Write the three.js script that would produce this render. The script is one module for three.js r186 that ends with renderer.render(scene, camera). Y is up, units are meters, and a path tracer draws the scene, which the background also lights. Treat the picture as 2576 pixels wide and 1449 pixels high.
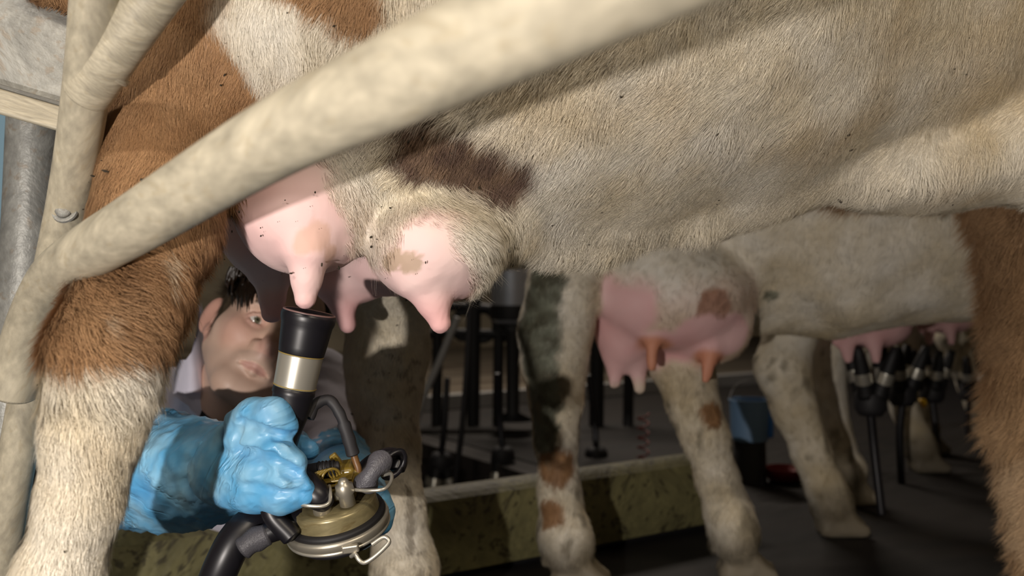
import * as THREE from 'three';
import { RoundedBoxGeometry } from 'three/addons/geometries/RoundedBoxGeometry.js';
import { RectAreaLightUniformsLib } from 'three/addons/lights/RectAreaLightUniformsLib.js';
import { mergeGeometries } from 'three/addons/utils/BufferGeometryUtils.js';
import { ImprovedNoise } from 'three/addons/math/ImprovedNoise.js';

// ---------------------------------------------------------------- camera, light, exposure
const scene = new THREE.Scene();
scene.background = new THREE.Color(0x000000);
const W = 2576, H = 1449, FPX = 2320, EYE = 0.62;
const camera = new THREE.PerspectiveCamera(2 * Math.atan(H / 2 / FPX) * 180 / Math.PI, W / H, 0.05, 60);
camera.position.set(0, EYE, 0);
camera.lookAt(0, EYE, -1);
camera.focus = 1.0;
camera.userData.fStop = 4.2;
const renderer = new THREE.WebGLRenderer({ antialias: true });
renderer.toneMapping = THREE.LinearToneMapping;
renderer.toneMappingExposure = 1.0;
renderer.shadowMap.enabled = true;
RectAreaLightUniformsLib.init();

const LAMP = new THREE.Vector3(-0.50, EYE - 0.185, 0.25), LAMP_AIM = new THREE.Vector3(0.10, EYE + 0.08, -1.1);
const key = new THREE.SpotLight(0xfff6ee, 5.0, 0, 1.0, 0.35, 2);
key.name = 'video_light_beam';
key.position.copy(LAMP); key.target.position.copy(LAMP_AIM); key.castShadow = true; key.shadow.radius = 0.7;
key.shadow.mapSize.set(2048, 2048);
scene.add(key, key.target);
const TUBES = [[-1.1, 2.62, 1.1, 100, 0xfbf1e4], [1.2, 2.62, 1.2, 84, 0xffeed6], [0.0, 2.62, -4.9, 70, 0xfff0e0], [4.6, 2.62, -6.2, 4, 0xf4f0ff]];
for (const [x, y, z, i, c] of TUBES) {
  const l = new THREE.RectAreaLight(c, i, 1.3, 0.16);
  l.name = 'tube_lamp_light'; l.position.set(x, y - 0.075, z); l.rotation.x = -Math.PI / 2; scene.add(l);
}

// ---------------------------------------------------------------- helpers
const V = (x, y, z) => new THREE.Vector3(x, y, z);
const at = (px, py, d) => V((px - W / 2) / FPX * d, EYE + (H / 2 - py) / FPX * d, -d);   // a point in the barn, d metres in front of the lens
let seed = 12345;
const rnd = () => { seed = (seed + 0x6d2b79f5) | 0; let t = Math.imul(seed ^ (seed >>> 15), 1 | seed); t = (t + Math.imul(t ^ (t >>> 7), 61 | t)) ^ t; return ((t ^ (t >>> 14)) >>> 0) / 4294967296; };
const perlin = new ImprovedNoise();
const noise = (x, y, z) => perlin.noise(x, y, z);
const fbm = (x, y, z) => 0.55 * noise(x, y, z) + 0.28 * noise(x * 2.1 + 5, y * 2.1, z * 2.1) + 0.17 * noise(x * 4.3, y * 4.3 + 9, z * 4.3);
const { clamp, lerp } = THREE.MathUtils;
const smoothstep = (x, a, b) => { const t = clamp((x - a) / (b - a), 0, 1); return t * t * (3 - 2 * t); };   // also falls, with a > b
const used = {};
function numbered(name) { used[name] = (used[name] ?? -1) + 1; return used[name] ? `${name}_${String(used[name]).padStart(3, '0')}` : name; }
function shade(o) { o.castShadow = o.receiveShadow = true; return o; }
function part(name, geo, mat, parent, label) {
  const m = shade(new THREE.Mesh(geo, mat)); m.name = name; if (label) m.userData.label = label; parent.add(m); return m;
}
function struct(name, geo, mat) { const m = part(name, geo, mat, scene); m.userData.kind = 'structure'; return m; }
function tag(o, label, category, group) { o.userData.label = label; o.userData.category = category; if (group) o.userData.group = group; return o; }
function thing(name, label, category, pos = V(0, 0, 0), group) {
  const g = new THREE.Group(); g.name = numbered(name); g.position.copy(pos); scene.add(g); return tag(g, label, category, group);
}
function moved(geo, x = 0, y = 0, z = 0) { return geo.translate(x, y, z); }
function box(w, h, d, x = 0, y = 0, z = 0, r = 0.004) { return moved(new RoundedBoxGeometry(w, h, d, 2, Math.min(r, w / 2.1, h / 2.1, d / 2.1)), x, y, z); }
function tube(pts, r, seg = 40, sides = 14, closed = false) {   // r: number or function of 0..1
  const curve = new THREE.CatmullRomCurve3(pts, closed, 'centripetal');
  const g = new THREE.TubeGeometry(curve, seg, 1, sides, closed), p = g.attributes.position, n = g.attributes.normal;
  for (let i = 0; i < p.count; i++) {
    const t = Math.floor(i / (sides + 1)) / seg, rr = typeof r === 'function' ? r(t) : r;
    p.setXYZ(i, p.getX(i) - n.getX(i) * (1 - rr), p.getY(i) - n.getY(i) * (1 - rr), p.getZ(i) - n.getZ(i) * (1 - rr));
  }
  if (closed) return g;
  const caps = [];
  for (const e of [0, seg]) {   // rounded caps
    const c = curve.getPointAt(e / seg), tg = curve.getTangentAt(e / seg).multiplyScalar(e ? 1 : -1), rr = typeof r === 'function' ? r(e / seg) : r;
    const s = new THREE.SphereGeometry(rr, sides, 6, 0, Math.PI * 2, 0, Math.PI / 2).scale(1, 0.35, 1);
    s.applyQuaternion(new THREE.Quaternion().setFromUnitVectors(V(0, 1, 0), tg)).translate(c.x, c.y, c.z); caps.push(s);
  }
  return mergeGeometries([g, ...caps]);
}
function lathe(pts, seg = 40) { return new THREE.LatheGeometry(pts.map(([r, y]) => new THREE.Vector2(r, y)), seg); }
const merge = (list) => mergeGeometries(list.map((g) => { const n = g.index ? g.toNonIndexed() : g; for (const k of Object.keys(n.attributes)) if (!['position', 'normal', 'uv'].includes(k)) n.deleteAttribute(k); return n; }));

// textures: value noise painted into DataTextures
function texture(size, fn, srgb = true, rx = 1, ry = 1) {
  const d = new Uint8Array(size * size * 4);
  for (let y = 0; y < size; y++) for (let x = 0; x < size; x++) {
    const c = fn(x / size, y / size), i = (y * size + x) * 4;
    d[i] = clamp(c[0], 0, 1) * 255; d[i + 1] = clamp(c[1], 0, 1) * 255; d[i + 2] = clamp(c[2], 0, 1) * 255; d[i + 3] = 255;
  }
  const t = new THREE.DataTexture(d, size, size); t.wrapS = t.wrapT = THREE.RepeatWrapping; t.magFilter = THREE.LinearFilter; t.repeat.set(rx, ry);
  if (srgb) t.colorSpace = THREE.SRGBColorSpace; t.needsUpdate = true; return t;
}
function tileNoise(u, v, n, k) {   // periodic in u and v
  const a = u * Math.PI * 2, b = v * Math.PI * 2, r = n / 6.2832;
  return fbm(Math.cos(a) * r + k, Math.sin(a) * r + Math.cos(b) * r * 1.0, Math.sin(b) * r + k * 0.7);
}
function grime(base, spots, amount, size = 512) {   // sRGB base colour mottled with a second colour
  return texture(size, (u, v) => {
    const n = tileNoise(u, v, 7, 3.1), m = tileNoise(u, v, 26, 8.7), s = smoothstep(tileNoise(u, v, 17, 21.3), 0.12, 0.4) * amount, k = 1 + n * 0.24 + m * 0.14;
    return base.map((c, i) => lerp(c * k, spots[i], s));
  });
}
const bumpTex = texture(512, (u, v) => { const n = 0.5 + tileNoise(u, v, 30, 5.5) * 0.7 + tileNoise(u, v, 90, 2.5) * 0.3; return [n, n, n]; }, false);
const creaseTex = texture(512, (u, v) => {   // sharp folds of thin plastic film
  const r = (n, k) => Math.max(0, 1 - Math.abs(tileNoise(u, v, n, k)) * 5), q = 0.45 + 0.55 * tileNoise(u, v, 9, 4.4), s0 = smoothstep(tileNoise(u, v, 5, 2.2), 0.0, 0.3), w = 0.2 + 0.6 * r(6, 1.3) * q + 0.5 * r(15, 6.1) * s0; return [w, w, w];
}, false);
const planarUV = (g, k, ax = 0.9, ay = 0.44) => { const p = g.attributes.position, u = new Float32Array(p.count * 2); for (let i = 0; i < p.count; i++) { const a = p.getX(i) + p.getZ(i) * 0.6, b = p.getY(i) + p.getZ(i) * 0.3; u[i * 2] = (a * ax + b * ay) * k; u[i * 2 + 1] = (b * ax - a * ay) * k * 1.7; } g.setAttribute('uv', new THREE.BufferAttribute(u, 2)); return g; };
function std(opts) { return new THREE.MeshStandardMaterial(opts); }

// ---------------------------------------------------------------- smooth bodies: blended fields meshed with surface nets
// a field is a list of primitives: tapered bones, ellipsoids, or a table-driven trunk
class Field {
  constructor() { this.p = []; }
  bone(a, b, ra, rb, k = 0.03, sub = false) { this.p.push({ t: 0, a, b, ra, rb, k, sub, bx: b.x - a.x, by: b.y - a.y, bz: b.z - a.z, L: 1 / Math.max(1e-9, a.distanceToSquared(b)) }); return this; }
  chain(pts, k = 0.03) { for (let i = 0; i + 1 < pts.length; i++) this.bone(pts[i][0], pts[i + 1][0], pts[i][1], pts[i + 1][1], i ? Math.min(k, 0.02) : k); return this; }
  ell(c, r, k = 0.03, q = null, sub = false) { this.p.push({ t: 1, a: c, r, k, sub, q: q ? q.clone().invert() : null, m: Math.min(r.x, r.y, r.z) }); return this; }
  fn(f, k = 0.03, sub = false) { this.p.push({ t: 2, f, k, sub }); return this; }
  one(p, x, y, z) {
    if (p.t === 0) {
      const dx = x - p.a.x, dy = y - p.a.y, dz = z - p.a.z, h = Math.min(1, Math.max(0, (dx * p.bx + dy * p.by + dz * p.bz) * p.L));
      const ex = dx - p.bx * h, ey = dy - p.by * h, ez = dz - p.bz * h;
      return Math.sqrt(ex * ex + ey * ey + ez * ez) - (p.ra + (p.rb - p.ra) * h);
    }
    if (p.t === 1) {
      let dx = x - p.a.x, dy = y - p.a.y, dz = z - p.a.z;
      if (p.q) { const v = tmpV.set(dx, dy, dz).applyQuaternion(p.q); dx = v.x; dy = v.y; dz = v.z; }
      const ax = dx / p.r.x, ay = dy / p.r.y, az = dz / p.r.z, k0 = Math.sqrt(ax * ax + ay * ay + az * az);
      const bx = ax / p.r.x, by = ay / p.r.y, bz = az / p.r.z, k1 = Math.sqrt(bx * bx + by * by + bz * bz);
      return k1 < 1e-9 ? -p.m : k0 * (k0 - 1) / k1;
    }
    return p.f(x, y, z);
  }
  hit(px, py, from = 0.3, to = 4) {   // where the skin lies in the direction of a pixel
    const d = at(px, py, 1).sub(camera.position); for (let t = from; t < to;) { const v = this.eval(d.x * t, EYE + d.y * t, d.z * t); if (v < 0.0015) break; t = Math.min(to, t + Math.max(0.0012, v * 0.6)); if (t >= to) return at(px, py, 1.1); else this.t = t; }
    return V(d.x * this.t, EYE + d.y * this.t, d.z * this.t);
  }
  eval(x, y, z, list = this.p) {
    let d = 1e3;
    for (let i = 0; i < list.length; i++) {
      const p = list[i], e = this.one(p, x, y, z), k = p.k;
      if (p.sub) { const h = Math.max(k - Math.abs(d + e), 0) / k; d = Math.max(d, -e) + h * h * k * 0.25; }
      else { const h = Math.max(k - Math.abs(d - e), 0) / k; d = Math.min(d, e) - h * h * k * 0.25; }
    }
    return this.warp ? d + this.warp(x, y, z, d) : d;
  }
  mesh(lo, hi, cell, fine) {   // fine: { lo, hi, cell }, a box in which the grid is closer
    const axis = (k) => { const a = [lo[k]]; while (a[a.length - 1] < hi[k] || (a.length - 1) % 4) { const q = a[a.length - 1], near = fine ? Math.max(fine.lo[k] - q, q - fine.hi[k], 0) : 9; a.push(q + (fine ? clamp(fine.cell + near * 0.12, fine.cell, cell) : cell)); } return a; };
    const ax = axis('x'), ay = axis('y'), az = axis('z'), X = ax.length, Y = ay.length, Z = az.length, nx = X - 1, ny = Y - 1, nz = Z - 1;
    const val = new Float32Array(X * Y * Z).fill(1), B = 4, active = [], known = new Uint8Array(X * Y * Z);
    for (let bz = 0; bz < nz; bz += B) for (let by = 0; by < ny; by += B) for (let bx = 0; bx < nx; bx += B) {
      const cx = (ax[bx] + ax[bx + 4]) / 2, cy = (ay[by] + ay[by + 4]) / 2, cz = (az[bz] + az[bz + 4]) / 2, reach = Math.hypot(ax[bx + 4] - ax[bx], ay[by + 4] - ay[by], az[bz + 4] - az[bz]) / 2;
      let m = 1e3; const ds = [];
      for (const p of this.p) { const e = this.one(p, cx, cy, cz); ds.push(e); if (!p.sub) m = Math.min(m, e); }
      const list = this.p.filter((p, i) => (p.sub ? ds[i] < reach * 1.6 + 0.02 + p.k : ds[i] - m < reach * 3.2 + p.k + 0.012));
      const d = this.eval(cx, cy, cz, list);
      if (Math.abs(d) > reach * 1.5 + 0.014) {
        if (d < 0) for (let z = bz; z <= bz + B; z++) for (let y = by; y <= by + B; y++) for (let x = bx; x <= bx + B; x++) { const i = (z * Y + y) * X + x; if (!known[i]) val[i] = -1; }
        continue;
      }
      active.push([bx, by, bz]);
      for (let z = bz; z <= bz + B; z++) for (let y = by; y <= by + B; y++) for (let x = bx; x <= bx + B; x++) {
        const i = (z * Y + y) * X + x;
        if (!known[i]) { val[i] = this.eval(ax[x], ay[y], az[z], list); known[i] = 1; }
      }
    }
    const ids = new Int32Array(X * Y * Z).fill(-1), pos = [], idx = [], e = [];
    const C = [0, 1, X, X + 1, X * Y, X * Y + 1, X * Y + X, X * Y + X + 1], ED = [[0, 1], [2, 3], [4, 5], [6, 7], [0, 2], [1, 3], [4, 6], [5, 7], [0, 4], [1, 5], [2, 6], [3, 7]];
    for (const [bx, by, bz] of active) for (let z = bz; z < bz + B; z++) for (let y = by; y < by + B; y++) for (let x = bx; x < bx + B; x++) {
      const i = (z * Y + y) * X + x; let mask = 0;
      for (let c = 0; c < 8; c++) if (val[i + C[c]] < 0) mask |= 1 << c;
      if (!mask || mask === 255) continue;
      let sx = 0, sy = 0, sz = 0, n = 0;
      for (const [a, b] of ED) {
        const va = val[i + C[a]], vb = val[i + C[b]];
        if ((va < 0) === (vb < 0)) continue;
        const t = va / (va - vb);
        sx += lerp(a & 1, b & 1, t); sy += lerp((a >> 1) & 1, (b >> 1) & 1, t); sz += lerp(a >> 2, b >> 2, t); n++;
      }
      ids[i] = pos.length / 3; pos.push(lerp(ax[x], ax[x + 1], sx / n), lerp(ay[y], ay[y + 1], sy / n), lerp(az[z], az[z + 1], sz / n)); e.push(i, x, y, z);
    }
    const quad = (a, b, c, d, flip) => { if (a < 0 || b < 0 || c < 0 || d < 0) return; if (flip) idx.push(a, c, b, a, d, c); else idx.push(a, b, c, a, c, d); };
    for (let q = 0; q < e.length; q += 4) {
      const i = e[q], x = e[q + 1], y = e[q + 2], z = e[q + 3], v0 = val[i] < 0;
      if (y && z && (val[i + 1] < 0) !== v0) quad(ids[i], ids[i - X], ids[i - X - X * Y], ids[i - X * Y], !v0);
      if (x && z && (val[i + X] < 0) !== v0) quad(ids[i], ids[i - X * Y], ids[i - 1 - X * Y], ids[i - 1], !v0);
      if (x && y && (val[i + X * Y] < 0) !== v0) quad(ids[i], ids[i - 1], ids[i - 1 - X], ids[i - X], !v0);
    }
    const g = new THREE.BufferGeometry();
    g.setAttribute('position', new THREE.Float32BufferAttribute(pos, 3)); g.setIndex(idx); g.computeVertexNormals();
    return g;
  }
}
const tmpV = new THREE.Vector3();
function paint(g, fn) {   // vertex colours from a function of position and normal, linear values
  const p = g.attributes.position, n = g.attributes.normal, c = new Float32Array(p.count * 3);
  for (let i = 0; i < p.count; i++) { const k = fn(p.getX(i), p.getY(i), p.getZ(i), n.getX(i), n.getY(i), n.getZ(i)); c[i * 3] = k[0]; c[i * 3 + 1] = k[1]; c[i * 3 + 2] = k[2]; }
  g.setAttribute('color', new THREE.BufferAttribute(c, 3)); return g;
}
const mix3 = (a, b, t) => [a[0] + (b[0] - a[0]) * t, a[1] + (b[1] - a[1]) * t, a[2] + (b[2] - a[2]) * t];
function segDist(p, a, b) { const d = tmpA.subVectors(b, a), t = clamp(tmpB.subVectors(p, a).dot(d) / d.lengthSq(), 0, 1); return tmpB.addScaledVector(d, -t).length(); }
const tmpA = V(0, 0, 0), tmpB = V(0, 0, 0);

// ---------------------------------------------------------------- fur: locks of hair strewn over a skin
function lockGeometry(n, spread, width, clump) {   // hairs along +Y, flat to +Z, unit length
  const pos = [], nor = [], col = [], idx = [];
  for (let h = 0; h < n; h++) {
    const x0 = (rnd() * 2 - 1) * spread, y0 = (rnd() - 0.5) * 0.9, len = 0.75 + rnd() * 0.5, tip = x0 * (1 - clump) + (rnd() - 0.5) * 0.5, w = width * (0.7 + rnd() * 0.6), lift = 0.02 + rnd() * 0.09, sag = (rnd() - 0.25) * 0.3, tone = 1.0 + rnd() * 0.28;
    const base = pos.length / 3;
    for (let s = 0; s < 4; s++) {
      const t = s / 3, x = lerp(x0, tip, t * t), y = y0 + len * t, z = -0.06 + lift * Math.sin(t * 2.2) - sag * t * t * 0.4, ww = w * (1 - t * 0.9) * 0.5, k = tone * (0.86 + 0.2 * t);
      for (const side of s < 3 ? [-1, 1] : [0]) { pos.push(x + side * ww, y, z); const nn = tmpV.set(side * 0.45, 0, 1).normalize(); nor.push(nn.x, nn.y, nn.z); col.push(k, k, k); }
    }
    for (let s = 0; s < 2; s++) { const a = base + s * 2; idx.push(a, a + 1, a + 3, a, a + 3, a + 2); }
    idx.push(base + 4, base + 5, base + 6);
  }
  const g = new THREE.BufferGeometry();
  g.setAttribute('position', new THREE.Float32BufferAttribute(pos, 3)); g.setAttribute('normal', new THREE.Float32BufferAttribute(nor, 3)); g.setAttribute('color', new THREE.Float32BufferAttribute(col, 3)); g.setIndex(idx); return g;
}
const hairMat = std({ roughness: 0.72, vertexColors: true });
const LOCKS = [lockGeometry(13, 1, 0.125, 0.45), lockGeometry(12, 1, 0.11, 0.7), lockGeometry(13, 1, 0.13, 0.25)];
// style(p, n) -> null or { len, spread, lean, flow: Vector3, color, dens }
function fur(name, g, count, style, parent, locks = LOCKS, eye = V(0, EYE, 0)) {
  const p = g.attributes.position, ix = g.index.array, tri = ix.length / 3, acc = new Float32Array(tri), a = V(), b = V(), c = V(), n = V(); let sum = 0;
  for (let t = 0; t < tri; t++) {
    a.fromBufferAttribute(p, ix[t * 3]); b.fromBufferAttribute(p, ix[t * 3 + 1]); c.fromBufferAttribute(p, ix[t * 3 + 2]);
    n.subVectors(b, a).cross(tmpV.subVectors(c, a)); const area = n.length() / 2; n.normalize();
    const view = n.dot(tmpV.subVectors(eye, a).normalize());
    let w = view < -0.5 ? 0 : area * clamp(0.9 / Math.max(0.5, eye.distanceTo(a)), 0.1, 1.5) ** 2;
    if (w) { const s = style(a, n); w = s ? w * (s.dens ?? 1) : 0; }
    sum += w; acc[t] = sum;
  }
  const N = V(), fl = V(), X = V(), Y = V(), Z = V(), m = new THREE.Matrix4(), out = locks.map(() => ({ m: [], c: [] }));
  for (let i = 0; i < count; i++) {
    const r = (i + rnd()) / count * sum; let l = 0, h = tri - 1;
    while (l < h) { const k = (l + h) >> 1; if (acc[k] < r) l = k + 1; else h = k; }
    a.fromBufferAttribute(p, ix[l * 3]); b.fromBufferAttribute(p, ix[l * 3 + 1]); c.fromBufferAttribute(p, ix[l * 3 + 2]);
    N.subVectors(b, a).cross(tmpV.subVectors(c, a)).normalize();
    let u = rnd(), v = rnd(); if (u + v > 1) { u = 1 - u; v = 1 - v; }
    a.multiplyScalar(1 - u - v).addScaledVector(b, u).addScaledVector(c, v);
    const s = style(a, N); if (!s) continue;
    fl.copy(s.flow); fl.addScaledVector(N, -fl.dot(N)); if (fl.lengthSq() < 1e-6) continue; fl.normalize();
    X.crossVectors(fl, N); const wob = (fbm(a.x * 14, a.y * 14, a.z * 14) * 1.5 + (rnd() - 0.5) * 0.55) * (s.wild ?? 1);
    fl.addScaledVector(X, wob).normalize();
    Y.copy(fl).addScaledVector(N, s.lean * (0.5 + rnd())).normalize(); X.crossVectors(Y, N).normalize(); Z.crossVectors(X, Y);
    const len = s.len * (0.7 + rnd() * 0.6), o = out[Math.floor(rnd() * locks.length)];
    m.makeBasis(X.multiplyScalar(s.spread), Y.multiplyScalar(len), Z.multiplyScalar(len)); m.setPosition(a.x + N.x * 0.0005, a.y + N.y * 0.0005, a.z + N.z * 0.0005);
    o.m.push(...m.elements); const k = 0.88 + rnd() * 0.24; o.c.push(s.color[0] * k, s.color[1] * k, s.color[2] * k);
  }
  locks.forEach((geo, i) => {
    const inst = new THREE.InstancedMesh(geo, hairMat, out[i].m.length / 16); inst.instanceMatrix.array.set(out[i].m);
    inst.instanceColor = new THREE.InstancedBufferAttribute(new Float32Array(out[i].c), 3);
    inst.name = name; inst.userData.kind = 'stuff'; shade(inst); parent.add(inst);
  });
}
// ---------------------------------------------------------------- the barn: floors, pit, walls, ceiling
const ALONG = V(1.21, 0, -0.79).normalize(), BACK = V(-0.79, 0, -1.21).normalize();   // along the pit edge, and across the pit away from the lens
const KERB0 = V(-0.66, 0, -1.66);
const place = (a, y, b) => V(KERB0.x + ALONG.x * a + BACK.x * b, y, KERB0.z + ALONG.z * a + BACK.z * b);
const pitQuat = new THREE.Quaternion().setFromRotationMatrix(new THREE.Matrix4().makeBasis(ALONG, UP0(), BACK.clone().negate()));
function UP0() { return V(0, 1, 0); }
function slab(w, h, d, a, y, b, r = 0.004) { const g = box(w, h, d, 0, 0, 0, r); const c = place(a, y, b); return g.applyQuaternion(pitQuat).translate(c.x, c.y, c.z); }
const M = {
  platform: std({ map: grime([0.105, 0.085, 0.068], [0.05, 0.04, 0.03], 1.0), bumpMap: bumpTex, bumpScale: 0.006, roughness: 0.72 }),
  pit: std({ map: grime([0.22, 0.20, 0.19], [0.10, 0.09, 0.08], 0.8), roughness: 0.7 }),
  farFloor: std({ map: grime([0.46, 0.42, 0.36], [0.30, 0.25, 0.20], 0.8), roughness: 0.8 }),
  wall: std({ map: grime([0.62, 0.58, 0.50], [0.40, 0.35, 0.28], 0.8), roughness: 0.9 }),
  ceiling: std({ color: 0x8a8a86, roughness: 0.95 }),
  kerb: std({ map: grime([0.455, 0.435, 0.295], [0.20, 0.18, 0.12], 0.7), bumpMap: bumpTex, bumpScale: 0.002, roughness: 0.6 }),
  pipe: std({ map: grime([0.645, 0.615, 0.54], [0.60, 0.55, 0.45], 0.35), bumpMap: bumpTex, bumpScale: 0.0001, roughness: 0.55 }),
  zinc: std({ map: grime([0.58, 0.58, 0.56], [0.54, 0.49, 0.43], 0.5), bumpMap: bumpTex, bumpScale: 0.0006, roughness: 0.5, metalness: 0.25 }),
  steel: std({ color: 0xc6c2b6, roughness: 0.33, metalness: 0.72 }),
  brushed: std({ color: 0xb4aea0, roughness: 0.38, metalness: 0.75 }),
  rubber: std({ color: 0x16151a, roughness: 0.38 }),
  dullRubber: std({ color: 0x242326, roughness: 0.6 }),
  black: std({ color: 0x131214, roughness: 0.6 }),
  grey: std({ color: 0x8d8b88, roughness: 0.6 }),
};
M.platform.map.repeat.set(1.4, 1.4); M.kerb.map.repeat.set(3, 3);
{
  const END = 1.5, mid = (-4.5 + END) / 2, len = END + 4.5;   // the pit runs from the left to its end wall
  struct('floor', mergeGeometries([slab(16, 0.2, 6.2, 3.5, -0.1, -3.12), slab(11.5 - END, 0.2, 2.55, (11.5 + END) / 2, -0.1, 1.25)]), M.platform);
  struct('floor_pit', slab(len, 0.2, 2.7, mid, -0.95, 1.2), M.pit);
  struct('wall_pit_near', slab(len, 0.85, 0.12, mid, -0.43, 0.04), M.pit);
  struct('wall_pit_far', slab(len, 0.85, 0.12, mid, -0.43, 2.47), M.pit);
  struct('wall_pit_end', slab(0.12, 0.85, 2.4, END - 0.06, -0.43, 1.25), M.pit);
  struct('floor_far', slab(16, 0.2, 4.4, 3.5, -0.1, 4.72), M.farFloor);
  struct('wall_back', slab(16, 3.9, 0.2, 3.5, 1.0, 6.7), M.wall);
  struct('wall_front', slab(16, 2.95, 0.2, 3.5, 1.3, -6.1), M.wall);
  struct('wall_left', slab(0.2, 3.9, 13, -4.3, 1.0, 0.3), M.wall);
  struct('wall_right', slab(0.2, 3.9, 13, 11.3, 1.0, 0.3), M.wall);
  struct('ceiling', slab(16, 0.2, 13, 3.5, 2.85, 0.3), M.ceiling);
  // the pit's raised edge
  const s = new THREE.Shape(); s.moveTo(0.05, 0.03); s.lineTo(-0.055, 0.03); s.quadraticCurveTo(-0.075, 0.10, -0.05, 0.17); s.quadraticCurveTo(0.0, 0.20, 0.045, 0.165); s.closePath();
  const k = new THREE.ExtrudeGeometry(s, { depth: 2.62, bevelEnabled: true, bevelSize: 0.008, bevelThickness: 0.008, bevelSegments: 2, curveSegments: 8 });
  k.translate(0, 0, -1.2).applyMatrix4(new THREE.Matrix4().makeBasis(BACK, V(0, 1, 0), ALONG)).translate(KERB0.x, 0, KERB0.z);
  const kerb = tag(part('pit_kerb', k, M.kerb, scene), 'long yellow green kerb rail with black dirt flecks along the pit edge', 'kerb');
  kerb.name = 'pit_kerb';
  const foot = slab(2.6, 0.03, 0.06, 0.1, 0.015, -0.0); part('kerb_foot', foot, M.black, kerb, 'black strip beneath the kerb');
  // ceiling lamps
  for (const [i, [x, y, z]] of TUBES.entries()) {
    const t = thing('tube_lamp', ['left white tube lamp over the camera side of the stalls', 'right white tube lamp over the camera side of the stalls', 'white tube lamp over the left half of the far platform', 'white tube lamp over the right end of the far platform'][i], 'lamp', V(x, y, z), 'ceiling tube lamps');
    part('housing', box(1.36, 0.06, 0.14, 0, 0.02, 0, 0.01), M.grey, t);
    part('tube', new THREE.CylinderGeometry(0.018, 0.018, 1.26, 14).rotateZ(Math.PI / 2).translate(0, -0.035, 0), std({ color: 0xffffff, emissive: 0xfff6e8, emissiveIntensity: 1.6 }), t);
    for (const q of [-0.5, 0.5]) part('rod', new THREE.CylinderGeometry(0.006, 0.006, 0.13, 8).translate(q, 0.085, 0), M.grey, t);
  }
}
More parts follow.
